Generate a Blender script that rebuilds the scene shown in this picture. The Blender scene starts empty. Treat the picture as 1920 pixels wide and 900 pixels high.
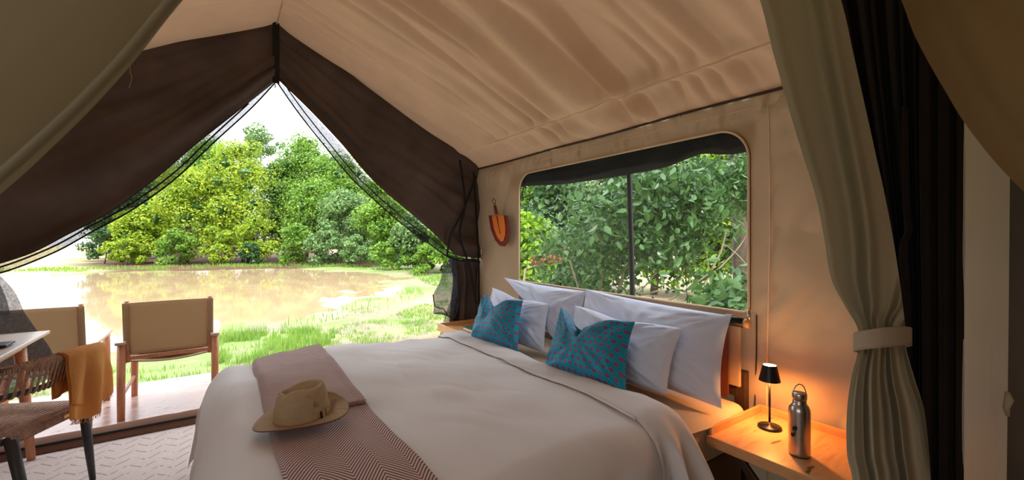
import bpy, math, random
import numpy as np
from mathutils import Vector, Matrix
random.seed(7)
RNG = np.random.default_rng(7)
COL = bpy.context.scene.collection
SC = bpy.context.scene

# ------------------------------------------------------------ camera
CAMH, FPX, YAW = 1.4, 800.0, math.radians(34.4)
cd = bpy.data.cameras.new('camera')
cam = bpy.data.objects.new('camera', cd); COL.objects.link(cam)
cam.location = (0, 0, CAMH)
cam.rotation_euler = (math.radians(90), 0, -YAW)
cd.sensor_width = 36; cd.lens = 36*FPX/1920
cd.shift_y = -2/1920
cd.clip_start = .02; cd.clip_end = 500
cd.dof.use_dof = True; cd.dof.focus_distance = 2.6; cd.dof.aperture_fstop = 7
SC.camera = cam
# ------------------------------------------------------------ sky (bright overcast)
w = bpy.data.worlds.new('overcast_sky'); SC.world = w; w.use_nodes = True
nt = w.node_tree; nt.nodes.clear()
tc = nt.nodes.new('ShaderNodeTexCoord'); sep = nt.nodes.new('ShaderNodeSeparateXYZ')
rmp = nt.nodes.new('ShaderNodeValToRGB')
rmp.color_ramp.elements[0].position = .0; rmp.color_ramp.elements[0].color = (.40, .40, .41, 1)
rmp.color_ramp.elements[1].position = .9; rmp.color_ramp.elements[1].color = (.90, .97, 1.08, 1)
bg = nt.nodes.new('ShaderNodeBackground'); bg.inputs[1].default_value = 2.3
out = nt.nodes.new('ShaderNodeOutputWorld')
nt.links.new(tc.outputs['Generated'], sep.inputs[0]); nt.links.new(sep.outputs[2], rmp.inputs[0])
nt.links.new(rmp.outputs[0], bg.inputs[0]); nt.links.new(bg.outputs[0], out.inputs[0])
# hazy sun
sd = bpy.data.lights.new('hazy_sun', 'SUN'); sd.energy = 1.6; sd.angle = math.radians(12); sd.color = (1, .95, .85)
so = bpy.data.objects.new('hazy_sun', sd); COL.objects.link(so); so.rotation_euler = (math.radians(38), 0, math.radians(-25))
SC.view_settings.view_transform = 'Standard'; SC.view_settings.look = 'None'
SC.view_settings.gamma = 1; SC.view_settings.use_curve_mapping = False
SC.view_settings.exposure = 1.0

# ------------------------------------------------------------ pixel frame -> world points on real planes
cs, sn = math.cos(YAW), math.sin(YAW)
def ray(px, py):
    r, u = px-960.0, 448.0-py
    return np.array([FPX*sn + r*cs, FPX*cs - r*sn, u])
CP = np.array([0, 0, CAMH])
def onX(px, py, X): d = ray(px, py); return CP + d*(X/d[0])
def onY(px, py, Y): d = ray(px, py); return CP + d*(Y/d[1])
def onZ(px, py, Z): d = ray(px, py); return CP + d*((Z-CAMH)/d[2])
def onN(px, py, c, n=(.403, .915)): d = ray(px, py); return CP + d*(c/(n[0]*d[0]+n[1]*d[1]))
def onF(px, py, F): return CP + ray(px, py)*(F/FPX)

# ------------------------------------------------------------ noise
TAB = RNG.random((256, 256))
def noise2(x, y, seed=0):
    x = np.asarray(x, float)+seed*17.3; y = np.asarray(y, float)+seed*9.1
    x, y = np.broadcast_arrays(x, y)
    xi = np.floor(x).astype(int); yi = np.floor(y).astype(int)
    fx = x-xi; fy = y-yi
    fx = fx*fx*(3-2*fx); fy = fy*fy*(3-2*fy)
    a = TAB[xi & 255, yi & 255]; b = TAB[(xi+1) & 255, yi & 255]
    c = TAB[xi & 255, (yi+1) & 255]; d = TAB[(xi+1) & 255, (yi+1) & 255]
    return (a*(1-fx)+b*fx)*(1-fy)+(c*(1-fx)+d*fx)*fy-.5
def fbm(x, y, o=3, seed=0):
    r = 0
    for k in range(o): r = r+noise2(x*2**k, y*2**k, seed+k)*.5**k
    return r
def sstep(a, b, x):
    t = np.clip((x-a)/(b-a), 0, 1); return t*t*(3-2*t)

# ------------------------------------------------------------ materials
def C(r, g, b):
    f = lambda c: (c/255/12.92 if c/255 <= .04045 else ((c/255+.055)/1.055)**2.4)
    return (f(r), f(g), f(b), 1)
class NT:
    def __init__(s, name):
        s.m = bpy.data.materials.new(name); s.m.use_nodes = True; s.t = s.m.node_tree; s.t.nodes.clear()
        s.out = s.n('ShaderNodeOutputMaterial')
    def n(s, kind, **kw):
        nd = s.t.nodes.new(kind)
        for k, v in kw.items(): setattr(nd, k, v)
        return nd
    def put(s, sock, v):
        if isinstance(v, bpy.types.NodeSocket): s.t.links.new(v, sock)
        elif v is not None: sock.default_value = v
    def math(s, op, a, b=None, c=None):
        nd = s.n('ShaderNodeMath', operation=op)
        s.put(nd.inputs[0], a); s.put(nd.inputs[1], b)
        if c is not None: s.put(nd.inputs[2], c)
        return nd.outputs[0]
    def mix(s, f, a, b):
        nd = s.n('ShaderNodeMix', data_type='RGBA')
        s.put(nd.inputs[0], f); s.put(nd.inputs[6], a); s.put(nd.inputs[7], b); return nd.outputs[2]
    def noise(s, scale, vec=None, detail=3, out='Fac', rough=.5):
        nd = s.n('ShaderNodeTexNoise'); nd.inputs['Scale'].default_value = scale; nd.inputs['Detail'].default_value = detail
        nd.inputs['Roughness'].default_value = rough
        s.put(nd.inputs['Vector'], vec if vec is not None else s.obj()); return nd.outputs[out]
    def obj(s):
        return s.n('ShaderNodeTexCoord').outputs['Object']
    def uv(s): return s.n('ShaderNodeTexCoord').outputs['UV']
    def xyz(s, v): nd = s.n('ShaderNodeSeparateXYZ'); s.put(nd.inputs[0], v); return nd.outputs
    def mapv(s, v, scale): nd = s.n('ShaderNodeMapping'); s.put(nd.inputs[0], v); nd.inputs['Scale'].default_value = scale; return nd.outputs[0]
    def ramp(s, f, stops):
        nd = s.n('ShaderNodeValToRGB'); cr = nd.color_ramp
        while len(cr.elements) < len(stops): cr.elements.new(.5)
        for e, (p, c) in zip(cr.elements, stops): e.position = p; e.color = c
        s.put(nd.inputs[0], f); return nd.outputs[0]
    def bump(s, h, strength=.3, dist=.005):
        nd = s.n('ShaderNodeBump'); nd.inputs['Strength'].default_value = strength; nd.inputs['Distance'].default_value = dist
        s.put(nd.inputs['Height'], h); return nd.outputs[0]
    def prin(s, col, rough=.6, metal=0, normal=None, spec=.5):
        nd = s.n('ShaderNodeBsdfPrincipled'); s.put(nd.inputs['Base Color'], col); s.put(nd.inputs['Roughness'], rough)
        s.put(nd.inputs['Metallic'], metal); nd.inputs['Specular IOR Level'].default_value = spec
        if normal is not None: s.put(nd.inputs['Normal'], normal)
        return nd.outputs[0]
    def mixs(s, f, a, b):
        nd = s.n('ShaderNodeMixShader'); s.put(nd.inputs[0], f); s.put(nd.inputs[1], a); s.put(nd.inputs[2], b); return nd.outputs[0]
    def transl(s, col, normal=None):
        nd = s.n('ShaderNodeBsdfTranslucent'); s.put(nd.inputs[0], col)
        return nd.outputs[0]
    def done(s, sh): s.t.links.new(sh, s.out.inputs[0]); return s.m

def cloth(name, col, trans=0., rough=.85, vary=.12, bscale=9, bstr=.25, tcol=None, holes=0.):
    t = NT(name)
    nz = t.noise(2.5, detail=4)
    dark = tuple(c*(1-vary) for c in col[:3])+(1,); lite = tuple(min(1, c*(1+vary)) for c in col[:3])+(1,)
    c = t.ramp(nz, [(.3, dark), (.7, lite)])
    bp = t.bump(t.noise(bscale, detail=5), bstr, .01)
    sh = t.prin(c, rough, normal=bp, spec=.2)
    if trans: sh = t.mixs(trans, sh, t.transl(tcol or lite))
    if holes:
        tr = t.n('ShaderNodeBsdfTransparent')
        wv = t.noise(70, detail=1)
        f = t.math('ADD', holes-.15, t.math('MULTIPLY', wv, .3))
        sh = t.mixs(f, sh, tr.outputs[0])
    return t.done(sh)
def plain(name, col, rough=.5, metal=0, vary=.08, scale=20, bstr=.0, spec=.5):
    t = NT(name); nz = t.noise(scale)
    a = tuple(c*(1-vary) for c in col[:3])+(1,); b = tuple(min(1, c*(1+vary)) for c in col[:3])+(1,)
    nb = t.bump(nz, bstr, .003) if bstr else None
    return t.done(t.prin(t.ramp(nz, [(.3, a), (.7, b)]), rough, metal, nb, spec))
def wood(name, a, b, scale=(2, 14, 14), rough=.45, knots=False):
    t = NT(name); v = t.mapv(t.obj(), scale)
    nz = t.noise(2.2, v, 6, rough=.65)
    c = t.ramp(nz, [(.3, a), (.5, b), (.62, tuple(x*.5+y*.5 for x, y in zip(a, b))), (.75, b)])
    if knots:
        v2 = t.mapv(t.obj(), (3.5, 9, 1)); k = t.noise(2.1, v2, 2)
        c = t.mix(t.ramp(k, [(.66, (0, 0, 0, 1)), (.74, (1, 1, 1, 1))]), c, C(110, 60, 25))
    return t.done(t.prin(c, rough, normal=t.bump(nz, .12, .002)))
def leafmat(name, stops, glow=.35, rough=.5):
    t = NT(name)
    g = t.n('ShaderNodeNewGeometry').outputs['Random Per Island']
    n = t.noise(.55, detail=2)
    f = t.math('ADD', t.math('MULTIPLY', g, .55), t.math('MULTIPLY', n, .6))
    c = t.ramp(t.math('SUBTRACT', f, .08), stops)
    sh = t.prin(c, rough, spec=.35)
    return t.done(t.mixs(glow, sh, t.transl(c)))

M = {}
M['roof'] = cloth('tan_roof_canvas', C(182, 154, 126), .06, tcol=C(215, 170, 132), bstr=.1)
M['wall'] = cloth('tan_wall_canvas', C(182, 158, 130), .05, tcol=C(200, 175, 145), vary=.07)
M['seam'] = cloth('seam_canvas', C(236, 210, 180), .1)
M['cord'] = plain('dark_cord', C(70, 50, 35), .8)
M['flap'] = cloth('dark_brown_door_fabric', C(84, 72, 68), .012, vary=.3, tcol=C(120, 90, 70))
M['net'] = cloth('black_netting', C(40, 40, 44), .05, vary=.2, holes=.32)
M['net_dense'] = cloth('grey_netting', C(80, 84, 92), .15, vary=.25, holes=.22)
M['black'] = plain('black_fabric', C(24, 23, 24), .9)
M['blackroll'] = cloth('black_window_flap', C(40, 42, 42), .03, vary=.3)
M['sage'] = cloth('sage_green_curtain', C(160, 154, 130), .28, vary=.05, bscale=40, bstr=.06)
M['sage_near'] = cloth('sage_curtain_near', C(150, 142, 118), .34, vary=.05, bscale=40, bstr=.06)
M['olive'] = cloth('olive_brown_curtain', C(126, 104, 72), .1, vary=.15, bscale=60, bstr=.15)
M['tie'] = cloth('beige_tie_band', C(172, 158, 134), .05)
M['darkdrape'] = cloth('blackish_brown_drape', C(34, 30, 26), .02, vary=.3)
M['brownwall'] = cloth('dark_canvas_wall', C(70, 62, 52), .04, vary=.3)
M['pale'] = cloth('pale_grey_green_canvas', C(198, 198, 182), .3, vary=.05)
M['duvet'] = cloth('stone_duvet_cotton', C(214, 210, 207), .0, vary=.02, bscale=5, bstr=.35, rough=.75)
M['sheet'] = cloth('sand_sheet', C(205, 185, 160), .0, vary=.03, bscale=14, bstr=.2)
M['bedbase'] = cloth('brown_bed_skirt', C(110, 84, 62), .0)
M['white'] = cloth('white_pillow_cotton', C(218, 228, 246), .06, vary=.02, bscale=9, bstr=.7)
M['oak'] = wood('pale_pine_tray', C(196, 140, 84), C(222, 172, 118), (2, 12, 12), .4, True)
M['oakside'] = wood('pine_frame', C(190, 132, 84), C(214, 164, 112), (3, 3, 14), .4)
M['darkwood'] = wood('dark_wood', C(44, 28, 20), C(66, 44, 30), rough=.5)
M['redwood'] = wood('oiled_chair_wood', C(164, 100, 68), C(204, 140, 100), (14, 14, 2), .35)
M['armwood'] = wood('weathered_arm_wood', C(170, 130, 105), C(208, 176, 152), (12, 3, 12), .3)
M['chaircanvas'] = cloth('khaki_chair_canvas', C(190, 166, 134), .42, vary=.04)
M['metal'] = plain('brushed_steel', C(190, 182, 172), .28, 1, .04, 60)
M['blackmetal'] = plain('black_metal', C(22, 20, 20), .4, .3)
M['brass'] = plain('brass_dot', C(200, 150, 80), .3, 1)
M['greymetal'] = plain('charcoal_metal', C(62, 64, 68), .45, .4)
M['leather'] = plain('brown_leather', C(104, 48, 24), .5, bstr=.2)
M['felt'] = None
M['rope'] = plain('brown_paper_cord', C(168, 134, 114), .85, vary=.3, scale=60, bstr=.3)
M['tabletop'] = wood('grey_table_top', C(186, 166, 150), C(208, 192, 178), (3, 12, 12), .3)
M['bark'] = wood('grey_bark', C(66, 56, 46), C(110, 98, 84), (6, 6, 1.5), .9)
M['twig'] = wood('pale_twig', C(120, 104, 84), C(160, 144, 118), (6, 6, 1.5), .9)
M['paper'] = plain('book_pages', C(225, 215, 195), .8)
M['bookcover'] = plain('green_book_cover', C(70, 90, 70), .6)
M['stone'] = plain('grey_stone', C(170, 155, 140), .9, bstr=.5)

def teal():
    t = NT('teal_hexagon_print'); v = t.uv(); x = t.xyz(v)
    S = 1/.043
    gy = t.math('MULTIPLY', x[1], S*1.12); row = t.math('FLOOR', gy)
    off = t.math('MULTIPLY', t.math('MODULO', t.math('ADD', row, 100), 2), .5)
    gx = t.math('ADD', t.math('MULTIPLY', x[0], S), off)
    fx = t.math('ABSOLUTE', t.math('SUBTRACT', t.math('FRACT', gx), .5)); fy = t.math('ABSOLUTE', t.math('SUBTRACT', t.math('FRACT', gy), .5))
    hexd = t.math('MAXIMUM', fx, t.math('ADD', t.math('MULTIPLY', fx, .5), t.math('MULTIPLY', fy, .866)))
    base = t.mix(t.noise(5), C(0, 126, 156), C(2, 152, 184))
    dot = t.mix(t.noise(9), C(110, 52, 92), C(168, 78, 92))
    c = t.mix(t.math('LESS_THAN', hexd, .30), base, C(120, 150, 180))
    c = t.mix(t.math('LESS_THAN', hexd, .265), c, C(10, 70, 120))
    c = t.mix(t.math('LESS_THAN', hexd, .215), c, dot)
    return t.done(t.prin(c, .6, normal=t.bump(t.noise(9, detail=4), .4, .01), spec=.3))
M['teal'] = teal()
def herring():
    t = NT('maroon_cream_herringbone'); x = t.xyz(t.uv())
    P = .17
    tri = t.math('ABSOLUTE', t.math('SUBTRACT', t.math('FRACT', t.math('DIVIDE', x[0], P)), .5))
    f = t.math('FRACT', t.math('MULTIPLY', t.math('ADD', x[1], t.math('MULTIPLY', tri, P*1.5)), 1/.019))
    f = t.math('ABSOLUTE', t.math('SUBTRACT', f, .5))
    m = t.ramp(f, [(.2, (0, 0, 0, 1)), (.3, (1, 1, 1, 1))])
    c = t.mix(m, C(118, 82, 80), C(206, 188, 180))
    return t.done(t.prin(c, .9, normal=t.bump(f, .5, .003), spec=.1))
M['herring'] = herring()
M['runner_roll'] = plain('maroon_cream_roll', C(158, 126, 122), .9, vary=.3, scale=90)
def carpet():
    t = NT('woven_rug_dash_pattern'); x = t.xyz(t.obj())
    a = t.math('ADD', t.math('MULTIPLY', x[0], 13.0), t.math('MULTIPLY', t.noise(6), .25)); b = t.math('MULTIPLY', x[1], 9.0)
    cell = t.math('MODULO', t.math('ADD', t.math('FLOOR', a), 100), 2)
    sg = t.math('SUBTRACT', t.math('MULTIPLY', cell, 2), 1)
    fx = t.math('SUBTRACT', t.math('FRACT', a), .5)
    fr = t.math('FRACT', t.math('ADD', b, t.math('MULTIPLY', t.math('MULTIPLY', fx, sg), .75)))
    d = t.math('ABSOLUTE', t.math('SUBTRACT', fr, .5))
    ln = t.math('LESS_THAN', d, .07)
    ed = t.math('LESS_THAN', t.math('ABSOLUTE', fx), .41)
    brk = t.math('GREATER_THAN', t.noise(16), .42)
    m = t.math('MULTIPLY', t.math('MULTIPLY', ln, ed), brk)
    m2 = t.math('MULTIPLY', m, .55)
    base = t.mix(t.noise(30), C(186, 170, 162), C(206, 190, 182))
    return t.done(t.prin(t.mix(m2, base, C(112, 98, 94)), .85, normal=t.bump(t.noise(120), .3, .004), spec=.15))
M['carpet'] = carpet()
def deckm():
    t = NT('wet_pinkish_deck'); n = t.noise(3, t.mapv(t.obj(), (1, 3, 1)), 5)
    sp = t.noise(14, t.mapv(t.obj(), (.7, 2, 1)), 2)
    c = t.ramp(n, [(.35, C(176, 142, 130)), (.65, C(206, 178, 166))])
    c = t.mix(t.ramp(sp, [(.70, (0, 0, 0, 1)), (.72, (1, 1, 1, 1))]), c, C(70, 55, 50))
    return t.done(t.prin(c, t.math('MULTIPLY', n, .5), normal=t.bump(n, .15, .004)))
M['deck'] = deckm()
def groundm():
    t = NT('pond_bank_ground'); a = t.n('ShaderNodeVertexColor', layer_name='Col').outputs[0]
    n1 = t.noise(5, detail=6, rough=.7); n2 = t.noise(28, detail=5, rough=.7)
    f = t.math('ADD', t.math('MULTIPLY', n1, .6), t.math('MULTIPLY', n2, .8))
    nd = t.n('ShaderNodeMix', data_type='RGBA', blend_type='MULTIPLY'); nd.inputs[0].default_value = 1
    t.put(nd.inputs[6], a); t.put(nd.inputs[7], t.ramp(f, [(.4, (.55, .55, .5, 1)), (.9, (1.2, 1.2, 1.15, 1))]))
    return t.done(t.prin(nd.outputs[2], .8, normal=t.bump(n2, .6, .03), spec=.3))
M['ground'] = groundm()
def waterm():
    t = NT('muddy_pond_water'); n = t.noise(1.2, t.mapv(t.obj(), (1, .4, 1)), 4)
    wd = t.noise(1.6, t.mapv(t.obj(), (.35, 1.2, 1)), 6, rough=.7)
    c = t.ramp(n, [(.3, C(178, 148, 114)), (.7, C(196, 168, 132))])
    weed = t.ramp(wd, [(.62, (0, 0, 0, 1)), (.70, (1, 1, 1, 1))])
    c = t.mix(weed, c, C(186, 188, 140))
    nb = t.bump(t.noise(9, t.mapv(t.obj(), (1, .5, 1)), 3), .035, .02)
    return t.done(t.prin(c, t.math('ADD', .04, t.math('MULTIPLY', weed, .3)), normal=nb))
M['water'] = waterm()
def feltm():
    t = NT('stained_khaki_felt'); n = t.noise(14, detail=3); s2 = t.noise(38, detail=2)
    c = t.mix(t.noise(40), C(158, 134, 102), C(176, 152, 118))
    c = t.mix(t.ramp(n, [(.62, (0, 0, 0, 1)), (.68, (.6, .6, .6, 1))]), c, C(118, 84, 50))
    c = t.mix(t.ramp(s2, [(.74, (0, 0, 0, 1)), (.77, (.9, .9, .9, 1))]), c, C(60, 36, 22))
    return t.done(t.prin(c, .85, normal=t.bump(t.noise(90), .2, .002), spec=.2))
M['felt'] = feltm()
M['hatband'] = cloth('tan_hat_band', C(168, 136, 98), 0)
M['towel'] = cloth('ochre_linen', C(214, 152, 84), .3, vary=.15, bscale=35, bstr=.4, tcol=C(240, 150, 60))
def screenm():
    t = NT('window_insect_screen'); tr = t.n('ShaderNodeBsdfTransparent'); d = t.n('ShaderNodeBsdfDiffuse'); d.inputs[0].default_value = C(150, 150, 145)
    g = t.n('ShaderNodeBsdfGlossy'); g.inputs['Roughness'].default_value = .35; g.inputs[0].default_value = (.5, .5, .5, 1)
    f = t.math('ADD', .05, t.math('MULTIPLY', t.noise(3, t.mapv(t.obj(), (1, 1, .3)), 2), .08))
    return t.done(t.mixs(f, tr.outputs[0], t.mixs(.2, d.outputs[0], g.outputs[0])))
M['screen'] = screenm()
def emis(name, col, st):
    t = NT(name); e = t.n('ShaderNodeEmission'); e.inputs[0].default_value = col; e.inputs[1].default_value = st
    return t.done(e.outputs[0])
M['lampglow'] = emis('lamp_diffuser', (1, .6, .28, 1), 45)
def fanm(name, a, b):
    t = NT(name); x = t.xyz(t.uv())
    f = t.math('FRACT', t.math('MULTIPLY', t.math('ADD', x[1], t.math('MULTIPLY', t.math('ABSOLUTE', x[0]), .5)), 60))
    c = t.mix(t.math('GREATER_THAN', f, .5), a, b)
    return t.done(t.prin(c, .7, normal=t.bump(f, .6, .003)))
M['fan_orange'] = fanm('orange_woven_straw', C(226, 108, 20), C(240, 140, 50))
M['fan_maroon'] = fanm('maroon_woven_straw', C(104, 20, 22), C(130, 34, 34))
YG = [(0, C(70, 100, 20)), (.35, C(132, 162, 40)), (.7, C(180, 198, 58)), (1, C(222, 216, 96))]
MG = [(0, C(54, 88, 30)), (.4, C(110, 152, 54)), (.75, C(156, 190, 74)), (1, C(190, 208, 98))]
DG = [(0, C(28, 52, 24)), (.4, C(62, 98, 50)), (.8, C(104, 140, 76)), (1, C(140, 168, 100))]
GG = [(0, C(60, 90, 50)), (.4, C(112, 146, 84)), (.8, C(158, 186, 118)), (1, C(190, 210, 148))]
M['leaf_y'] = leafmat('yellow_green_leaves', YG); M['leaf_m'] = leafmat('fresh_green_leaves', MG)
M['leaf_d'] = leafmat('dark_green_leaves', DG); M['leaf_g'] = leafmat('grey_green_leaves', GG)
NB = [(0, C(26, 54, 24)), (.35, C(64, 100, 48)), (.7, C(98, 136, 76)), (1, C(150, 178, 126))]
M['leaf_near'] = leafmat('glossy_bush_leaves', NB, .3, .24)
M['leaf_lime'] = leafmat('lime_bush_leaves', [(0, C(90, 130, 20)), (.5, C(140, 180, 40)), (1, C(186, 210, 70))], .4)
M['grass'] = leafmat('fresh_grass', [(0, C(92, 132, 50)), (.5, C(132, 168, 70)), (1, C(184, 198, 112))], .4, .6)
M['litter'] = plain('dry_litter', C(150, 120, 90), .95, vary=.3)
M['rustleaf'] = leafmat('rust_dead_leaves', [(0, C(140, 70, 40)), (1, C(200, 130, 90))], .2)

# ------------------------------------------------------------ mesh helpers
ORG = {}
def link(name, V, F, mat, parent=None, smooth=True, uv=None, label=None, cat=None, group=None, kind=None, org=None, mats=None, fmat=None):
    V = np.asarray(V, float).reshape(-1, 3)
    if org is None:
        if parent is not None: org = ORG[parent.name]; loc = None
        else:
            org = np.array([V[:, 0].mean(), V[:, 1].mean(), V[:, 2].min()]); loc = org
    else: loc = org if parent is None else None
    W = V-org
    me = bpy.data.meshes.new(name)
    if isinstance(F, np.ndarray):
        n, k = F.shape
        me.vertices.add(len(W)); me.vertices.foreach_set('co', W.astype('f').ravel())
        me.loops.add(n*k); me.loops.foreach_set('vertex_index', F.astype('i').ravel())
        me.polygons.add(n); me.polygons.foreach_set('loop_start', np.arange(0, n*k, k, dtype='i'))
        try: me.polygons.foreach_set('loop_total', np.full(n, k, 'i'))
        except Exception: pass
        me.update(calc_edges=True)
    else:
        me.from_pydata(W.tolist(), [], [list(map(int, f)) for f in F]); me.update()
    if uv is not None:
        ul = me.uv_layers.new(name='UVMap'); idx = np.empty(len(me.loops), 'i'); me.loops.foreach_get('vertex_index', idx)
        ul.data.foreach_set('uv', np.asarray(uv, 'f').reshape(-1, 2)[idx].ravel())
    me.polygons.foreach_set('use_smooth', np.full(len(me.polygons), smooth))
    for m_ in (mats or [mat]): me.materials.append(m_)
    if fmat is not None: me.polygons.foreach_set('material_index', np.asarray(fmat, 'i'))
    o = bpy.data.objects.new(name, me); COL.objects.link(o)
    if parent is not None: o.parent = parent
    else: o.location = loc
    ORG[o.name] = org
    tag(o, label, cat, group, kind); return o
def tag(o, label=None, cat=None, group=None, kind=None):
    if label: o['label'] = label
    if cat: o['category'] = cat
    if group: o['group'] = group
    if kind: o['kind'] = kind
    return o
def thing(name, loc, label, cat, group=None):
    o = bpy.data.objects.new(name, None); COL.objects.link(o); o.location = loc; o.empty_display_size = .1
    ORG[o.name] = np.array(loc, float); return tag(o, label, cat, group)
def grid(fn, nu, nv, close_u=False):
    u = np.linspace(0, 1, nu); v = np.linspace(0, 1, nv)
    U, W = np.meshgrid(u, v, indexing='ij')
    P = fn(U, W)
    V = np.stack(np.broadcast_arrays(*P), -1).reshape(-1, 3)
    i = np.arange(nu-1)[:, None]*nv+np.arange(nv-1)[None, :]
    F = np.stack([i, i+nv, i+nv+1, i+1], -1).reshape(-1, 4)
    return V, F, U.ravel(), W.ravel()
def interp(pts, t):
    """smooth (Catmull-like) interpolation of a polyline of n-d points"""
    P = np.asarray(pts, float); n = len(P)
    s = np.clip(np.asarray(t, float), 0, 1)*(n-1); i = np.minimum(s.astype(int), n-2); f = (s-i)[..., None]
    p0 = P[np.maximum(i-1, 0)]; p1 = P[i]; p2 = P[i+1]; p3 = P[np.minimum(i+2, n-1)]
    return .5*((2*p1)+(-p0+p2)*f+(2*p0-5*p1+4*p2-p3)*f**2+(-p0+3*p1-3*p2+p3)*f**3)
def smoothline(pts, n):
    return interp(pts, np.linspace(0, 1, n))
class MB:
    def __init__(s): s.V = []; s.F = []; s.n = 0
    def add(s, V, F):
        s.V.append(np.asarray(V, float)); s.F += [tuple(int(i)+s.n for i in f) for f in F]; s.n += len(V); return s
    def box(s, c, d, rot=None):
        x, y, z = np.array(d)/2
        V = np.array([[-x, -y, -z], [x, -y, -z], [x, y, -z], [-x, y, -z], [-x, -y, z], [x, -y, z], [x, y, z], [-x, y, z]])
        if rot is not None: V = V @ np.array(rot).T
        return s.add(V+np.array(c), [(0, 3, 2, 1), (4, 5, 6, 7), (0, 1, 5, 4), (1, 2, 6, 5), (2, 3, 7, 6), (3, 0, 4, 7)])
    def bar(s, a, b, w, h, up=(0, 0, 1)):
        a = np.array(a, float); b = np.array(b, float); d = b-a; L = np.linalg.norm(d); d /= L
        up = np.array(up, float); x = np.cross(up, d)
        if np.linalg.norm(x) < 1e-4: x = np.cross((1, 0, 0), d)
        x /= np.linalg.norm(x); y = np.cross(d, x)
        return s.box((a+b)/2, (w, h, L), np.stack([x, y, d], 1))
    def tube(s, pts, r, n=10, cap=True):
        P = np.asarray(pts, float); m = len(P); R = np.broadcast_to(np.asarray(r, float), (m,))
        T = np.gradient(P, axis=0); T /= np.linalg.norm(T, axis=1)[:, None]+1e-12
        a = np.array([0, 0, 1.]) if abs(T[0, 2]) < .9 else np.array([1., 0, 0])
        x = np.cross(a, T[0]); x /= np.linalg.norm(x); V = []
        for k in range(m):
            x = x-T[k]*x.dot(T[k]); x /= np.linalg.norm(x); y = np.cross(T[k], x)
            th = np.arange(n)*2*math.pi/n
            V.append(P[k]+R[k]*(np.cos(th)[:, None]*x+np.sin(th)[:, None]*y))
        V = np.concatenate(V); F = []
        for k in range(m-1):
            for j in range(n):
                F.append((k*n+j, k*n+(j+1) % n, (k+1)*n+(j+1) % n, (k+1)*n+j))
        if cap: F.append(tuple(range(n))[::-1]); F.append(tuple((m-1)*n+j for j in range(n)))
        return s.add(V, F)
    def lathe(s, prof, c=(0, 0, 0), n=40, cap=True):
        th = np.arange(n)*2*math.pi/n; V = []; F = []
        for r, z in prof: V.append(np.stack([r*np.cos(th), r*np.sin(th), np.full(n, z)], 1))
        V = np.concatenate(V)+np.array(c); m = len(prof)
        for k in range(m-1):
            for j in range(n): F.append((k*n+j, k*n+(j+1) % n, (k+1)*n+(j+1) % n, (k+1)*n+j))
        if cap and prof[0][0] > 1e-5: F.append(tuple(range(n))[::-1])
        if cap and prof[-1][0] > 1e-5: F.append(tuple((m-1)*n+j for j in range(n)))
        return s.add(V, F)
    def build(s, name, mat, parent=None, bevel=0, smooth=False, **kw):
        o = link(name, np.concatenate(s.V), s.F, mat, parent, smooth, **kw)
        if bevel:
            b = o.modifiers.new('bevel', 'BEVEL'); b.width = bevel; b.segments = 2; b.limit_method = 'ANGLE'; b.angle_limit = .7
        return o
def tubeobj(name, pts, r, mat, parent=None, n=10, smooth=True, **kw):
    return MB().tube(pts, r, n).build(name, mat, parent, smooth=smooth, **kw)

# tent geometry (world)
XW, YG_, XC, HW = 2.34, 4.10, .39, 1.95
ZE, PITCH = CAMH+.765, .533
XL = XC-HW
def roofz(x): return ZE+PITCH*(HW-np.abs(x-XC))
YB = -1.7   # back of the tent, open behind the camera

# ============================================================ OUTDOOR GROUND AND POND
ZG = -.32
pond_px = [(-330, 516), (-120, 514), (0, 513), (170, 513), (300, 508), (450, 505), (560, 503), (640, 508), (700, 512), (770, 521), (745, 532), (700, 546), (655, 562), (610, 580), (560, 598),
           (500, 612), (440, 618), (400, 640), (340, 662), (260, 664), (180, 656), (80, 640), (0, 640), (-250, 690), (-520, 690), (-900, 560)]
pond = np.array([onZ(a, b, ZG)[:2] for a, b in pond_px])
def sdist(P, poly):
    d = np.full(len(P), 1e9); inside = np.zeros(len(P), bool); n = len(poly)
    for i in range(n):
        a = poly[i]; b = poly[(i+1) % n]; ab = b-a; ap = P-a
        t = np.clip((ap@ab)/(ab@ab), 0, 1); d = np.minimum(d, np.linalg.norm(ap-t[:, None]*ab, axis=1))
        c = (a[1] > P[:, 1]) != (b[1] > P[:, 1])
        xx = (b[0]-a[0])*(P[:, 1]-a[1])/(b[1]-a[1]+1e-12)+a[0]
        inside ^= c & (P[:, 0] < xx)
    return np.where(inside, -d, d)
gx = np.sinh(np.linspace(-4.6, 4.6, 380))*2.2; gy = np.sinh(np.linspace(-2.2, 4.8, 380))*2.0+3
GX, GY = np.meshgrid(gx, gy, indexing='ij'); P2 = np.stack([GX.ravel(), GY.ravel()], 1)
wob = fbm(P2[:, 0]*.7, P2[:, 1]*.7, 3, 3)*1.0*np.clip(P2[:, 1]/12, .3, 1.3)
sdp = sdist(P2, pond); sdn = sdp+wob
H = ZG+np.clip(sdn, -2, 1.2)*.035+fbm(P2[:, 0]*1.5, P2[:, 1]*1.5, 3, 5)*.04+np.clip(sdp-2, 0, 40)*.004*(P2[:, 1] > 20)
H = np.where((P2[:, 0] > -3.5) & (P2[:, 0] < 2.8) & (P2[:, 1] < 5.5), np.minimum(H, ZG+.1), H)
def mixc(a, b, f): return a*(1-f[:, None])+b*f[:, None]
lin = lambda r, g, b: np.array(C(r, g, b)[:3])
n1 = fbm(P2[:, 0]*.9, P2[:, 1]*.9, 4, 11); n2 = fbm(P2[:, 0]*3, P2[:, 1]*3, 3, 21); n3 = fbm(P2[:, 0]*.3, P2[:, 1]*.3, 3, 31)
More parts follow.
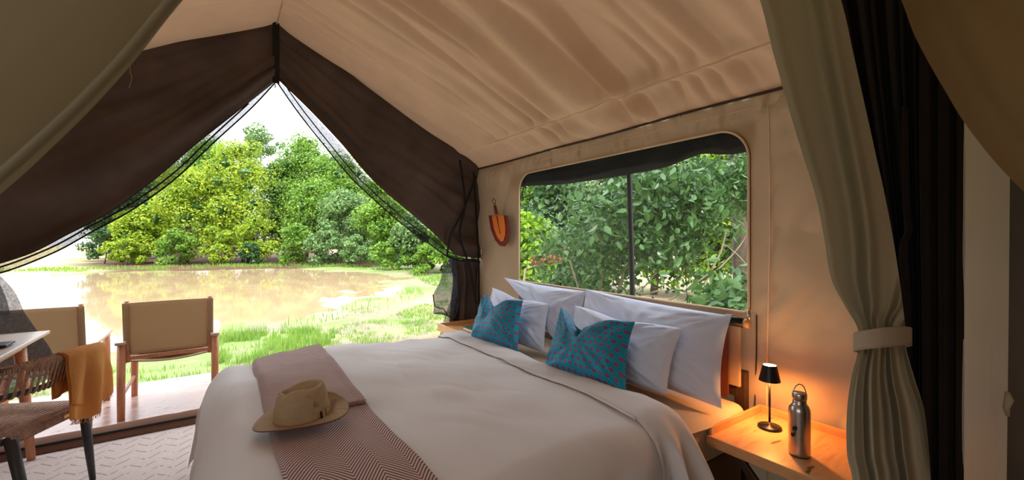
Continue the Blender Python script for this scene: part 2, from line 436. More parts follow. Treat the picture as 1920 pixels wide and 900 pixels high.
colr = mixc(np.tile(lin(128, 148, 84), (len(P2), 1)), lin(158, 166, 108), sstep(-.2, .3, n1))
mud = sstep(-.08, .12, n2+n1*.8-.02)*(P2[:, 1] < 22)
colr = mixc(colr, lin(142, 130, 112), mud*.85)
side = sstep(3.2, 4.5, P2[:, 0])*sstep(14, 9, P2[:, 1]); colr = mixc(colr, lin(206, 178, 150), side*.95)
colr = mixc(colr, lin(150, 170, 90), side*sstep(.0, .25, n1)*.8)
leftfar = sstep(-.14, -.21, P2[:, 0]/np.maximum(P2[:, 1], 1)+n3*.05)*sstep(24.5, 26.5, P2[:, 1]+n1)
colr = mixc(colr, lin(206, 186, 140), leftfar)
farbank = sstep(17, 19, P2[:, 1])*(1-leftfar)*sstep(26.5, 28.5, P2[:, 1]+n1*2); colr = mixc(colr, lin(96, 66, 48), farbank)
shore_reflection = sstep(1.5, 2.5, P2[:, 0])*sstep(16, 13, P2[:, 1])*sstep(.9, .2, sdn)*sstep(-.35, .1, n2+.2); colr = mixc(colr, lin(226, 228, 196), shore_reflection*.9)  # pale band: sky reflected in the shallows, painted into the ground colour
far_r = sstep(9, 11, P2[:, 0])*sstep(16, 18, P2[:, 1])*sstep(2.0, 3.5, sdp); colr = mixc(colr, lin(158, 140, 118), far_r*.8)
brown = sstep(.9, .3, np.hypot((P2[:, 0]-2.5)/1.3, (P2[:, 1]-6.6)/.7)+n2*.6); colr = mixc(colr, lin(160, 124, 90), brown*.9)
i = np.arange(379)[:, None]*380+np.arange(379)[None, :]
F = np.stack([i, i+380, i+381, i+1], -1).reshape(-1, 4)
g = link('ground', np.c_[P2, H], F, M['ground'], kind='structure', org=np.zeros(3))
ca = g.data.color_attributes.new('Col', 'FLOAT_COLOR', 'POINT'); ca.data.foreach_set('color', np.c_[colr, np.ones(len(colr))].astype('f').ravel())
g['label'] = 'grassy muddy bank and open ground around the pond'
wp = [pond[:, 0].min()-2, pond[:, 0].max()+2, pond[:, 1].min()-1.2, pond[:, 1].max()+2]
link('pond', [[wp[0], wp[2], ZG-.005], [wp[1], wp[2], ZG-.005], [wp[1], wp[3], ZG-.005], [wp[0], wp[3], ZG-.005]], [(0, 1, 2, 3)], M['water'],
     label='muddy brown pond in front of the tent, trees mirrored in it', cat='pond')

# ---- grass
def blades(cx, cy, cz, h, w):
    n = len(cx); a = RNG.random(n)*6.283; lean = (RNG.random(n)-.3)*h*.6; la = RNG.random(n)*6.283
    dx = np.cos(a)*w; dy = np.sin(a)*w; lx = np.cos(la)*lean; ly = np.sin(la)*lean
    V = np.empty((n, 5, 3))
    V[:, 0] = np.c_[cx-dx, cy-dy, cz-.01]; V[:, 1] = np.c_[cx+dx, cy+dy, cz-.01]
    V[:, 2] = np.c_[cx+dx*.7+lx*.35, cy+dy*.7+ly*.35, cz+h*.55]; V[:, 3] = np.c_[cx-dx*.7+lx*.35, cy-dy*.7+ly*.35, cz+h*.55]
    V[:, 4] = np.c_[cx+lx, cy+ly, cz+h]
    k = np.arange(n)*5
    Fq = np.stack([k, k+1, k+2, k+3], 1); Ft = np.stack([k+3, k+2, k+4, k+4], 1)
    return V.reshape(-1, 3), Fq, np.stack([k+3, k+2, k+4], 1)
def gheight(x, y):
    ix = np.clip(np.searchsorted(gx, x)-1, 0, 378); iy = np.clip(np.searchsorted(gy, y)-1, 0, 378); HH = H.reshape(380, 380)
    fx = (x-gx[ix])/(gx[ix+1]-gx[ix]); fy = (y-gy[iy])/(gy[iy+1]-gy[iy])
    return (HH[ix, iy]*(1-fx)+HH[ix+1, iy]*fx)*(1-fy)+(HH[ix, iy+1]*(1-fx)+HH[ix+1, iy+1]*fx)*fy
def grass(name, poly_px, n, hmin, hmax, wd, label, dens=None, clump=2.2):
    poly = np.array([onZ(a, b, ZG)[:2] for a, b in poly_px])
    lo = poly.min(0); hi = poly.max(0); P = lo+(hi-lo)*RNG.random((n*6, 2))
    P = P[sdist(P, poly) < 0]
    P = P[(noise2(P[:, 0]*clump, P[:, 1]*clump, 41)+noise2(P[:, 0]*clump*3, P[:, 1]*clump*3, 43)*.7) > RNG.random(len(P))*.5-.25][:n]
    hh = hmin+(hmax-hmin)*RNG.random(len(P))**1.5*(1+noise2(P[:, 0]*1.5, P[:, 1]*1.5, 45))
    V, Fq, Ft = blades(P[:, 0], P[:, 1], gheight(P[:, 0], P[:, 1]), hh, wd*(.6+.8*RNG.random(len(P))))
    F = [tuple(f) for f in Fq.tolist()]+[tuple(f) for f in Ft.tolist()]
    link(name, V, F, M['grass'], smooth=False, label=label, cat='grass', kind='stuff')
grass('tall_grass', [(400, 645), (430, 625), (520, 628), (600, 622), (640, 630), (600, 660), (520, 680), (440, 690), (405, 690)], 4200, .05, .2, .0045,
      'tall fresh green grass by the pond edge beside the right camp chair')
grass('bank_grass', [(590, 640), (640, 615), (720, 600), (790, 575), (840, 565), (850, 620), (760, 640), (640, 668), (560, 690), (410, 712), (200, 735), (0, 760), (0, 700), (180, 700), (420, 690)], 9000, .02, .09, .0045,
      'short bright green grass on the near bank beyond the bed')
grass('far_grass', [(-60, 506), (160, 505), (450, 498), (640, 497), (740, 505), (840, 520), (840, 545), (800, 535), (760, 512), (640, 503), (450, 503), (160, 511), (-60, 512)], 9000, .05, .2, .02,
      'low green grass strip along the far bank of the pond', clump=.8)
grass('shallow_weeds', [(520, 612), (600, 590), (700, 560), (780, 540), (800, 560), (700, 590), (600, 612), (480, 628)], 700, .05, .22, .007,
      'thin pale weeds standing in the pale shallows of the pond', clump=1.6)
rk = MB()
V, F, u, v = grid(lambda U, W: (2.42+.09*np.sin(W*3.14)*np.cos(U*6.283), 6.35+.07*np.sin(W*3.14)*np.sin(U*6.283), ZG+.05+.045*np.cos(W*3.14)), 9, 7)
link('stone', V+RNG.normal(0, .006, V.shape), F, M['stone'], label='pale flat stone lying in dry leaves past the far bedside table', cat='stone', smooth=False)

# ---- trees
def leafquads(Cn, Rd, npb, size, squash=.8, up=.5):
    """diamond leaves over many leafy clumps"""
    nb = len(Cn); idx = np.repeat(np.arange(nb), npb); n = len(idx)
    d = RNG.normal(size=(n, 3)); d /= np.linalg.norm(d, axis=1)[:, None]
    r = (.55+.5*RNG.random(n)**.6)[:, None]
    P = Cn[idx]+d*r*Rd[idx][:, None]*np.array([1, 1, squash])
    nrm = d*.7+np.array([0, 0, up])+RNG.normal(size=(n, 3))*.55; nrm /= np.linalg.norm(nrm, axis=1)[:, None]
    t = np.cross(nrm, RNG.normal(size=(n, 3))); t /= np.linalg.norm(t, axis=1)[:, None]; b = np.cross(nrm, t)
    s = (size*(.6+.8*RNG.random(n)))[:, None]
    V = np.empty((n, 4, 3)); V[:, 0] = P-t*s*.6; V[:, 1] = P-b*s*.35+nrm*s*.08; V[:, 2] = P+t*s*.6; V[:, 3] = P+b*s*.35+nrm*s*.08
    k = np.arange(n)*4
    return V.reshape(-1, 3), np.stack([k, k+1, k+2, k+3], 1)
def blobcore(Cn, Rd, f=.6):
    base = np.array([[0, 0, 1], [0, 0, -1], [1, 0, 0], [-1, 0, 0], [0, 1, 0], [0, -1, 0]], float)
    fc = np.array([[0, 2, 4], [0, 4, 3], [0, 3, 5], [0, 5, 2], [1, 4, 2], [1, 3, 4], [1, 5, 3], [1, 2, 5]])
    V = (Cn[:, None]+base[None]*Rd[:, None, None]*f).reshape(-1, 3)
    return V, (fc[None]+np.arange(len(Cn))[:, None, None]*6).reshape(-1, 3)
def tree(name, px, Fd, top, wpx, mat, label, group=None, bottom=None, nb=84, npb=230, leaf=.145, open_=False, trunk=.12):
    base = onF(px, 448, Fd); base[2] = ZG
    base[2] = gheight(base[0:1], base[1:2])[0]
    h = CAMH+(448-top)*Fd/FPX*1.07-base[2]; R = wpx*Fd/FPX/2
    t = thing(name, base, label, 'tree' if h > 3.2 else 'bush', group)
    z0 = .12 if bottom is None else bottom
    zz = RNG.random(nb)**.85; a = RNG.random(nb)*6.283; prof = np.sqrt(np.clip(1-(zz*1.02-.35)**2/.62**2*.55, .12, 1))*np.where(zz > .8, np.sqrt(np.clip((1.08-zz)/.28, 0, 1)), 1)
    rr = np.sqrt(RNG.random(nb))*R*prof*.86
    br = (.20+.15*RNG.random(nb))*min(R*1.5, h*.5)
    if open_: br *= .55
    Cn = base+np.stack([np.cos(a)*rr, np.sin(a)*rr, h*(z0+(1-z0)*zz)-br*.7*zz], 1)
    V, F = leafquads(Cn, br, npb, leaf)
    V[:, 2] = np.maximum(V[:, 2], base[2]+.02)
    link('crown', V, F, mat, t, False)
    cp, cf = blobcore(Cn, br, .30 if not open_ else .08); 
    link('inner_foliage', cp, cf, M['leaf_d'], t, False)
    m = MB(); top_ = base+np.array([0, 0, h*.8])
    m.tube(smoothline([base-[0, 0, .1], base+[.1*R, 0, h*.3], base+[-.1*R, .05, h*.55], top_], 10), np.linspace(trunk, .03, 10), 7)
    for k in range(6):
        c = Cn[RNG.integers(nb)]; st = base+np.array([0, 0, h*(.25+.08*k)])
        m.tube(smoothline([st, (st+c)/2+[0, 0, .15], c], 6), np.linspace(trunk*.4, .02, 6), 5)
    m.build('trunk', M['bark'], t, smooth=True)
    return t
y_, m_, d_, g_ = M['leaf_y'], M['leaf_m'], M['leaf_d'], M['leaf_g']
# far treeline, left to right: (name, px, distance, top, width px, material, label)
TR = [
 ('thorn_tree', 492, 40, 240, 95, g_, 'feathery grey-green tree rising highest behind the yellow-green trees', dict(open_=True, bottom=.45, nb=40, npb=110, leaf=.2)),
 ('woodland_tree', 395, 36, 268, 130, m_, 'green tree whose rounded top shows left of the feathery tallest tree', {}),
 ('woodland_tree', 300, 37, 300, 130, g_, 'pale green tree peeking out under the left tent flap edge', {}),
 ('woodland_tree', 575, 36, 262, 110, m_, 'tall green tree just right of the feathery tallest tree', {}),
 ('woodland_tree', 640, 35, 292, 120, m_, 'green tree whose top touches the right netting edge', {}),
 ('woodland_tree', 530, 37, 310, 90, d_, 'dark tree filling the gap between the yellow-green trees and the tall green tree', {}),
 ('woodland_tree', 235, 35, 350, 120, d_, 'dark green tree behind the yellow bush at the left end', {}),
 ('woodland_tree', 715, 34, 335, 120, m_, 'mid-green tree seen through the right netting', {}),
 ('woodland_tree', 455, 31, 272, 130, y_, 'brightest yellow-green tree in the middle of the far bank', dict(nb=60)),
 ('woodland_tree', 350, 30, 318, 135, y_, 'broad yellow-green tree left of the brightest one', dict(nb=56)),
 ('woodland_tree', 265, 29.5, 388, 95, y_, 'lower yellow-green tree with orange tints near the left end', {}),
 ('woodland_tree', 590, 31, 330, 95, m_, 'dense green tree on the far bank right of the brown gap', dict(nb=52)),
 ('woodland_tree', 650, 29, 362, 110, g_, 'grey-green tree with loose leaves on the far bank', dict(nb=52)),
 ('woodland_tree', 720, 27, 372, 110, m_, 'yellowish green tree leaning over the right end of the pond', dict(nb=52)),
 ('woodland_tree', 785, 24, 400, 110, g_, 'soft green tree beside the tied door flap', dict(nb=52)),
 ('woodland_tree', 850, 22, 395, 110, m_, 'light green tree behind the tied door flap', dict(nb=40)),
]
for nm, px, Fd, top, wpx, mt, lb, kw in TR:
    tree(nm, px, Fd, top, wpx, mt, lb, 'trees of the far bank', **kw)
BU = [
 (195, 28.5, 425, 70, d_, 'dark teal green bush at the left end of the treeline'),
 (235, 27.5, 446, 85, y_, 'low yellow bush nearest the sandy field'),
 (330, 27.5, 430, 80, m_, 'small green bush beneath the broad yellow-green tree'),
 (410, 28, 425, 80, y_, 'yellow-green bush beneath the brightest tree, left side'),
 (482, 28.5, 405, 75, y_, 'yellow-green bush beneath the brightest tree, right side'),
 (468, 27.5, 455, 40, d_, 'small dark bush in the brown gap of the far bank'),
 (552, 27.5, 420, 70, m_, 'green bush right of the brown gap'),
 (610, 27, 432, 80, g_, 'grey-green bush at the foot of the dense green tree'),
 (672, 25.5, 440, 80, g_, 'dusty bush with bare twigs on the far bank'),
 (735, 23.5, 446, 90, m_, 'light bush at the right corner of the pond'),
 (800, 20.5, 458, 95, m_, 'fresh green bush next to the grey netting'),
]
for px, Fd, top, wpx, mt, lb in BU:
    tree('bank_bush', px, Fd, top, wpx, mt, lb, 'bushes along the far bank', nb=30, npb=120, leaf=.13, bottom=.08, trunk=.05)

# ---- trees seen through the side window
for px, Fd, top, wpx, mt, lb in [(990, 15, 280, 210, m_, 'bright green tree far behind the left part of the window'),
                                 (1110, 13.5, 250, 220, y_, 'yellow-green tree behind the top of the window pole'),
                                 (1225, 13, 240, 230, d_, 'dark tree behind the middle of the side window'),
                                 (1340, 12, 225, 230, M['leaf_lime'], 'lime green tree behind the top right of the window'),
                                 (1450, 11, 230, 220, d_, 'dark tree behind the right edge of the window'),
                                 (1570, 10.5, 235, 240, m_, 'green tree hidden behind the side wall right of the window'),
                                 (1700, 10, 235, 260, d_, 'dark green tree hidden farthest right behind the side wall'),
                                 (1050, 11, 330, 170, d_, 'dark lower tree behind the fallen branch'),
                                 (980, 9.5, 400, 130, M['leaf_lime'], 'bright lime bush at the left edge of the window')]:
    tree('window_tree', px, Fd, top, wpx, mt, lb, 'trees beyond the side window', nb=56, npb=150, leaf=.13, bottom=.1 if Fd > 10 else .05)

def nearbush(name, regs, ncl, npc, label, mat, branches, nobj=0, seed=0, rad=.24):
    Cn = []
    for _ in range(ncl):
        rg = regs[RNG.integers(len(regs))]
        px = rg[0]+(rg[1]-rg[0])*RNG.random(); py = rg[2]+(rg[3]-rg[2])*RNG.random()
        Cn.append(onF(px, py, rg[4]+(rg[5]-rg[4])*RNG.random()))
    Cn = np.array(Cn); base = np.array([Cn[:, 0].mean(), Cn[:, 1].mean(), 0]); base[2] = gheight(base[:1], base[1:2])[0]
    Cn[:, 2] = np.maximum(Cn[:, 2], base[2]+.2)
    t = thing(name, base, label, 'bush')
    idx = np.repeat(np.arange(ncl), npc); n = len(idx)
    P = Cn[idx]+RNG.normal(size=(n, 3))*rad*np.array([.6, .6, .6])
    P[:, 2] = np.maximum(P[:, 2], base[2]+.03)
    # hanging leaves: long axis down and outwards
    ax = RNG.normal(size=(n, 3))*.8+np.array([-.2, 0, -.55]); ax /= np.linalg.norm(ax, axis=1)[:, None]
    sd_ = np.cross(ax, RNG.normal(size=(n, 3))+np.array([0, 0, 1.2])); sd_ /= np.linalg.norm(sd_, axis=1)[:, None]; nn = np.cross(ax, sd_)
    L = (.055+.06*RNG.random(n))[:, None]
    V = np.empty((n, 6, 3))
    V[:, 0] = P; V[:, 1] = P+ax*L*.4+sd_*L*.3+nn*L*.08; V[:, 2] = P+ax*L*.4-nn*L*.03; V[:, 3] = P+ax*L*.4-sd_*L*.3+nn*L*.08; V[:, 4] = P+ax*L*1.15-nn*L*.1; V[:, 5] = P+ax*L*.75-nn*L*.05
    k = np.arange(n)*6
    F = np.concatenate([np.stack([k, k+1, k+5, k+2], 1), np.stack([k, k+2, k+5, k+3], 1), np.stack([k+1, k+4, k+5, k+5], 1)[:, :4]])
    tri = np.concatenate([np.stack([k+1, k+4, k+5], 1), np.stack([k+3, k+5, k+4], 1)])
    quad = F[:2*n]
    depth = P@np.array([sn, cs, 0]); order = np.argsort(depth)
    objs = order[:nobj]; rest = np.ones(n, bool); rest[objs] = False
    fq = [tuple(q) for q, r in zip(quad.tolist(), np.tile(rest, 2)) if r]+[tuple(q) for q, r in zip(tri.tolist(), np.tile(rest, 2)) if r]
    Vf = V.reshape(-1, 3); used = np.repeat(rest, 6); remap = np.cumsum(used)-1
    fq = [tuple(int(remap[i]) for i in f) for f in fq]
    link('leaves', Vf[used], fq, mat, t, False, kind='stuff')
    if nobj:
        L0 = 1.0
        lv = np.array([[0, 0, 0], [.2, .24, .05], [.2, 0, -.01], [.2, -.24, .05], [.5, .3, .07], [.5, 0, -.03], [.5, -.3, .07], [.85, .16, .02], [.85, 0, -.07], [.85, -.16, .02], [1.15, 0, -.13]])
        lf = [(0, 2, 1), (0, 3, 2), (1, 2, 5, 4), (2, 3, 6, 5), (4, 5, 8, 7), (5, 6, 9, 8), (7, 8, 10), (8, 9, 10)]
        first = None
        for q in objs:
            if first is None:
                first = link('leaf', lv, lf, mat, None, True, org=np.zeros(3)); o = first
            else:
                o = first.copy(); COL.objects.link(o)
            o.parent = t
            s = float(L[q, 0])*1.15
            Mx = Matrix(((ax[q][0]*s, sd_[q][0]*s, nn[q][0]*s, P[q][0]-base[0]), (ax[q][1]*s, sd_[q][1]*s, nn[q][1]*s, P[q][1]-base[1]), (ax[q][2]*s, sd_[q][2]*s, nn[q][2]*s, P[q][2]-base[2]), (0, 0, 0, 1)))
            o.matrix_basis = Mx
    for b in branches:
        pts = [onF(*p) for p in b[0]]
        MB().tube(smoothline(pts, 12), np.linspace(b[1], b[2], 12), 6).build('branch', b[3] if len(b) > 3 else M['twig'], t, smooth=True)
    return t
nearbush('leafy_shrub', [(1090, 1240, 345, 480, 4.6, 6.2), (1020, 1180, 430, 590, 5, 6.5), (1180, 1300, 320, 470, 4.4, 6)], 150, 46,
         'large drooping leafy shrub just outside the side window, behind its pole', M['leaf_near'],
         [([(1120, 600, 5.2), (1130, 480, 5.4), (1100, 380, 5.5), (1150, 300, 5.3)], .02, .006), ([(1150, 590, 5.0), (1180, 480, 5.2), (1240, 400, 5.1), (1260, 310, 5)], .02, .006),
          ([(1090, 560, 5.3), (1060, 470, 5.6), (1020, 420, 5.8)], .014, .005)], nobj=170)
nearbush('leafy_shrub', [(1280, 1360, 320, 480, 4.6, 5.8), (1240, 1370, 330, 420, 4.8, 5.8), (1330, 1410, 555, 610, 3.6, 4.4), (1385, 1420, 300, 380, 4.8, 5.6)], 95, 46,
         'leafy shrub with bare pale branches in front of the dark trunk outside the window', M['leaf_near'],
         [([(1335, 505, 4.6), (1352, 470, 4.6), (1362, 430, 4.6)], .012, .006), ([(1210, 590, 4.8), (1260, 560, 4.7), (1320, 520, 4.6), (1340, 500, 4.6)], .014, .006),
          ([(1250, 590, 4.7), (1310, 540, 4.8), (1380, 470, 4.9), (1405, 430, 5)], .012, .005), ([(1330, 590, 4.5), (1335, 540, 4.6), (1325, 480, 4.6)], .008, .004),
          ([(1405, 505, 4.6), (1385, 480, 4.6), (1355, 455, 4.6)], .008, .004), ([(1235, 545, 4.9), (1200, 552, 5), (1215, 530, 5.1), (1240, 500, 5.2)], .012, .005),
          ([(1290, 600, 4.6), (1270, 550, 4.8), (1285, 500, 5)], .007, .003), ([(1360, 590, 4.7), (1350, 550, 4.8), (1380, 520, 5)], .007, .003)], nobj=90)
tr = thing('tree_trunk', onF(1392, 448, 6.2)*[1, 1, 0]+[0, 0, ZG], 'thick dark tree trunk outside the right side of the window', 'tree')
bs = onF(1400, 448, 6.2); bs[2] = ZG-.1
MB().tube(smoothline([bs, onF(1396, 480, 6.2), onF(1388, 360, 6.25), onF(1380, 230, 6.3), onF(1376, 60, 6.3)], 26), np.linspace(.17, .13, 26)+RNG.normal(0, .006, 26), 14).build('trunk', M['bark'], tr, smooth=True)
MB().tube(smoothline([onF(1388, 420, 6.2), onF(1420, 380, 6.0), onF(1470, 300, 5.9)], 10), np.linspace(.06, .03, 10), 8).build('branch', M['bark'], tr, smooth=True)
# fallen branch with rust-brown leaves
fb = thing('fallen_branch', onF(1030, 500, 7.5), 'fallen branch with rust brown dead leaves seen low in the window', 'branch')
cc = np.array([onF(1010+10*k, 492-3*k+RNG.normal()*3, 7.5) for k in range(6)])
V, F = leafquads(cc, np.full(6, .13), 60, .1, .5); link('dead_leaves', V, F, M['rustleaf'], fb, False, kind='stuff')
MB().tube([[*onF(972, 540, 7.35)[:2], ZG], onF(985, 505, 7.4), onF(1030, 488, 7.5), onF(1075, 462, 7.6)], [.024, .02, .014, .006], 6).build('stick', M['twig'], fb, smooth=True)
MB().tube([onF(1030, 488, 7.5), onF(1024, 460, 7.5), onF(1010, 440, 7.6)], [.012, .009, .004], 6).build('stick', M['twig'], fb, smooth=True)

# ============================================================ FLOOR, DECK, THRESHOLD
fl = MB().box((XC, (YG_+YB)/2, -.03), (2*HW+.3, YG_-YB, .06)).build('floor', M['carpet'], kind='structure')
link('deck', *(lambda m: (np.concatenate(m.V), m.F))(MB().box((-.2, 4.87, -.075), (6.6, 1.32, .12))), M['deck'], smooth=False, kind='structure')
V, F, u, v = grid(lambda U, W: (XL-.2+U*(2*HW+.4), 4.10+.09*np.cos(W*3.14)*np.where(W < .5, 1, 1)*-1+0*U, .004+np.sin(W*3.14)*.075+.008*noise2(U*60, W*3, 4)), 160, 9)
link('threshold_sill', V, F, cloth('brown_sill_canvas', C(112, 80, 64), 0), kind='structure')
tubeobj('trim_1', smoothline([(XL, 4.03, .052), (-.5, 4.028, .055), (.3, 4.03, .05), (XW, 4.03, .052)], 60), .008, M['black'], kind='structure')

# ============================================================ TENT SHELL
def rooff(side):
    def f(U, W):
        y = YB+(YG_-.01-YB)*U; s = W
        yy = y+.42*s
        near = sstep(4.2, 1.5, y)
        d = -.12*(.25+near)*(np.abs(noise2(yy*3.9, s*.7+3, 1))*2-.5)+.07*(.2+near)*noise2(yy*8, s*1.1, 2)-.12*(.12+near)*(np.abs(noise2(yy*8.5+.3*np.sin(s*5), s*1.2+2, 9))*2-.5)*(.5+noise2(yy*1.3, s*1.5, 10)+.3)+.006*noise2(yy*22, s*3, 3)
        pk = np.exp(-np.abs(s-.869)/.05)+.8*np.exp(-np.abs(s-1)/.05)
        d = d*np.clip((1-s)/.08, 0, 1)*np.clip(s/.05, 0, 1)*(1-.9*np.exp(-((s-.869)/.022)**2))+.016*pk*noise2(yy*24, s*9, 5)*(side > 0)*(1-np.exp(-((s-.869)/.012)**2))
        d += .010*noise2(yy*2, s*2, 8)*near
        sag = -.045*np.sin(np.pi*s)*np.sin(np.pi*np.clip((YG_+.05-y)/3, 0, 1))
        d = d+sag
        if side < 0: d = d*.5
        nx, nz = side*.47, .882
        x = XC+side*HW*s; z = ZE+PITCH*HW*(1-s)
        gable_pull = .03*np.sin(np.pi*s*4)*sstep(.97, 1, U)
        return (x+nx*d, y+gable_pull, z+nz*d)
    return f
def roofsheet(side):
    V, F, u, v = grid(rooff(side), 700, 120)
    return link('ceiling', V, F, M['roof'], kind='structure', org=np.zeros(3))
r1 = roofsheet(1); r2 = roofsheet(-1)
r1['label'] = 'right slope of the tan canvas tent roof'; r2['label'] = 'left slope of the tan canvas tent roof'
def sline(s, side=1, off=.0): return lambda y: (XC+side*HW*s-.47*off, y, ZE+PITCH*HW*(1-s)-.882*off)
uu = np.linspace(.25, .885, 420); q = np.stack(rooff(1)(uu, np.full(420, .869)), 1)-[.47*.003, 0, .882*.003]
tubeobj('roof_seam', q, .0042, M['seam'], r1, 6)
tubeobj('ridge_seam', [(XC, y, ZE+PITCH*HW-.02) for y in np.linspace(YB, 4.12, 20)], .006, M['seam'], r1)
tubeobj('eave_cord', [(XW-.012, y, ZE-.004+.003*math.sin(y*5)) for y in np.linspace(-.5, 4.1, 60)], .008, M['cord'], kind='structure')

# side wall with window opening (rounded)
Y0, Y1, Z0, Z1, RR = 1.168, 3.29, CAMH-.395, CAMH+.605, .17
def rrect(n, y0, y1, z0, z1, r, r2=.03):
    """perimeter of a rounded rect in (y, z), starting mid-bottom, and unrounded companion"""
    pts = []; seg = n//4
    cyc = [((y0, z0), r2), ((y1, z0), r2), ((y1, z1), r), ((y0, z1), r)]
    def arc(c, r, a0, a1, m): return [(c[0]+r*math.cos(a), c[1]+r*math.sin(a)) for a in np.linspace(a0, a1, m)]
    q = math.pi/2
    P = arc((y0+r2, z0+r2), r2, -q*2, -q, 7)[::1]
    P += [(y, z0) for y in np.linspace(y0+r2, y1-r2, 420)[1:-1]]
    P += arc((y1-r2, z0+r2), r2, -q, 0, 7)
    P += [(y1, z) for z in np.linspace(z0+r2, z1-r, 150)[1:-1]]
    P += arc((y1-r, z1-r), r, 0, q, 16)
    P += [(y, z1) for y in np.linspace(y1-r, y0+r, 420)[1:-1]]
    P += arc((y0+r, z1-r), r, q, 2*q, 16)
    P += [(y0, z) for z in np.linspace(z1-r, z0+r2, 150)[1:-1]]
    return np.array(P)
inner = rrect(0, Y0, Y1, Z0, Z1, RR)
WY0, WY1, WZ0, WZ1 = .42, 4.1, 0., ZE+.03
cen = np.array([(Y0+Y1)/2, (Z0+Z1)/2])
def outer_of(p):
    # map via box-wise scaling so corners land on corners
    a = (p[:, 0]-Y0)/(Y1-Y0); b = (p[:, 1]-Z0)/(Z1-Z0)
    da = np.abs(a-.5)*2; db = np.abs(b-.5)*2; m = np.maximum(da, db)
    a2 = .5+(a-.5)/m; b2 = .5+(b-.5)/m
    return np.c_[WY0+(WY1-WY0)*a2, WZ0+(WZ1-WZ0)*b2]
outr = outer_of(inner)
nR = 70; rings = []
for k in range(nR):
    f = (k/(nR-1)); rings.append(inner*(1-f)+outr*f)
RG = np.stack(rings); yy = RG[..., 0]; zz = RG[..., 1]; rel = zz-CAMH
edge = np.minimum(np.minimum(np.abs(yy-Y0), np.abs(yy-Y1)), .2)
fr = np.clip(np.linspace(0, 1, nR)[:, None]*4, 0, 1)
dd = .034*fr*np.clip(noise2(yy*26+zz*3, zz*4, 51)+.1, 0, 1)*sstep(.55, .66, rel)*1.6
dd += .055*fr*np.abs(noise2(yy*8+zz*7, zz*2.5-yy*2.5, 52))*sstep(1.5, 1.0, yy)
dd += .09*fr*noise2((yy+zz*.45)*4.5, (zz-yy)*.7, 53)*sstep(3.3, 3.5, yy)
dd += .008*fr*noise2(yy*5, zz*5, 54)
n = RG.shape[1]; dd = np.where(dd < 0, -dd*.8, dd)*np.clip((WZ1-.03-zz)/.06, 0, 1)
V = np.stack([XW-dd, yy, zz], -1).reshape(-1, 3)
F = []
for k in range(nR-1):
    for j in range(n): F.append((k*n+j, (k+1)*n+j, (k+1)*n+(j+1) % n, k*n+(j+1) % n))
wr = link('wall_right', V, F, M['wall'], kind='structure', org=np.zeros(3)); wr['label'] = 'tan canvas side wall holding the window'
cl = np.r_[inner, inner[:1]]
tubeobj('window_piping', np.c_[np.full(len(cl), XW-.006), cl], .007, M['seam'], wr, 8)
tubeobj('window_piping', np.c_[np.full(len(cl), XW+.004), cl+(cl-cen)*.004], .007, M['cord'], wr, 8)
tubeobj('wall_seam', [(XW-.014, 1.065+.008*math.sin(z*3), z) for z in np.linspace(.05, ZE-.08, 40)], .004, M['seam'], wr, 6)
tubeobj('wall_seam', [(XW-.012, y, ZE-.068-.004*math.sin(y*7)) for y in np.linspace(.6, 3.4, 60)], .0028, M['seam'], wr, 6)
tubeobj('wall_seam', [(XW-.012, 1.13+.006*math.sin(z*5), z) for z in np.linspace(.45, CAMH-.40, 20)], .004, M['cord'], wr, 6)
for px_, py_ in [(1030, 284), (1277, 217)]:
    p = onX(px_, py_, XW-.02); MB().tube([p+[0, -.012, .01], p+[-.006, 0, -.012], p+[0, .012, .01]], .003, 6).build('hook', M['metal'], wr, smooth=True)
wd = link('window_1', [[XW+.02, Y0-.05, Z0-.05], [XW+.02, Y1+.05, Z0-.05], [XW+.02, Y1+.05, Z1+.05], [XW+.02, Y0-.05, Z1+.05]], [(0, 1, 2, 3)], M['screen'], kind='structure')
for (a, b) in [((984, 340), (988, 530)), ((1268, 300), (1290, 590))]:
    tubeobj('screen_crease', [onX(a[0], a[1], XW+.018), onX((a[0]+b[0])/2+3, (a[1]+b[1])/2, XW+.018), onX(b[0], b[1], XW+.018)], .0018, M['black'], wd, 5)
pl = [onX(1178, 262, 2.46), onX(1183, 448, 2.46), onX(1187, 600, 2.46)]; pl = [pl[0]+[0, 0, .15]]+pl+[onX(1192, 760, 2.46)*[1, 1, 0]+[0, 0, ZG]]
tubeobj('tent_pole', pl, .019, M['blackmetal'], n=12, label='upright black pole standing outside the middle of the side window', cat='pole')
# rolled black window flap
low_px = [(962, 352), (985, 349), (1058, 344), (1140, 333), (1227, 318), (1268, 306), (1300, 293), (1319, 288), (1350, 290), (1392, 286), (1425, 280)]
LOW = np.array([onX(a, b, XW+.03) for a, b in low_px])
def rf(U, W):
    Lp = interp(LOW, U); zt = Z1+.06
    z = Lp[..., 2]+(zt-Lp[..., 2])*W
    b = .035*np.sin(np.pi*np.clip(W, 0, 1))**.6+.012*noise2(U*16+W*2, W*3, 61)+.014*np.abs(noise2(U*30+W*3, W*4, 62))
    return (XW+.045-b, Lp[..., 1], z+.006*noise2(U*20, W, 63))
V, F, u, v = grid(rf, 160, 18)
rwf = link('rolled_window_flap', V, F, M['blackroll'], label='black window flap rolled up along the top of the side window', cat='window flap')
tubeobj('guy_rope', [onX(988, 332, XW+.09), onX(972, 385, XW+.12)], .005, M['black'], rwf)
# beige rolled cover on the sill
V, F, u, v = grid(lambda U, W: (XW-.02+.03*np.cos(W*6.283), 3.30-.72*U, Z0-.015-.05*U+.028*np.sin(W*6.283)+.004*noise2(U*25, W*4, 64)), 50, 13)
link('rolled_window_cover', V, F, M['wall'], label='beige canvas window cover rolled along the left end of the sill', cat='window cover')
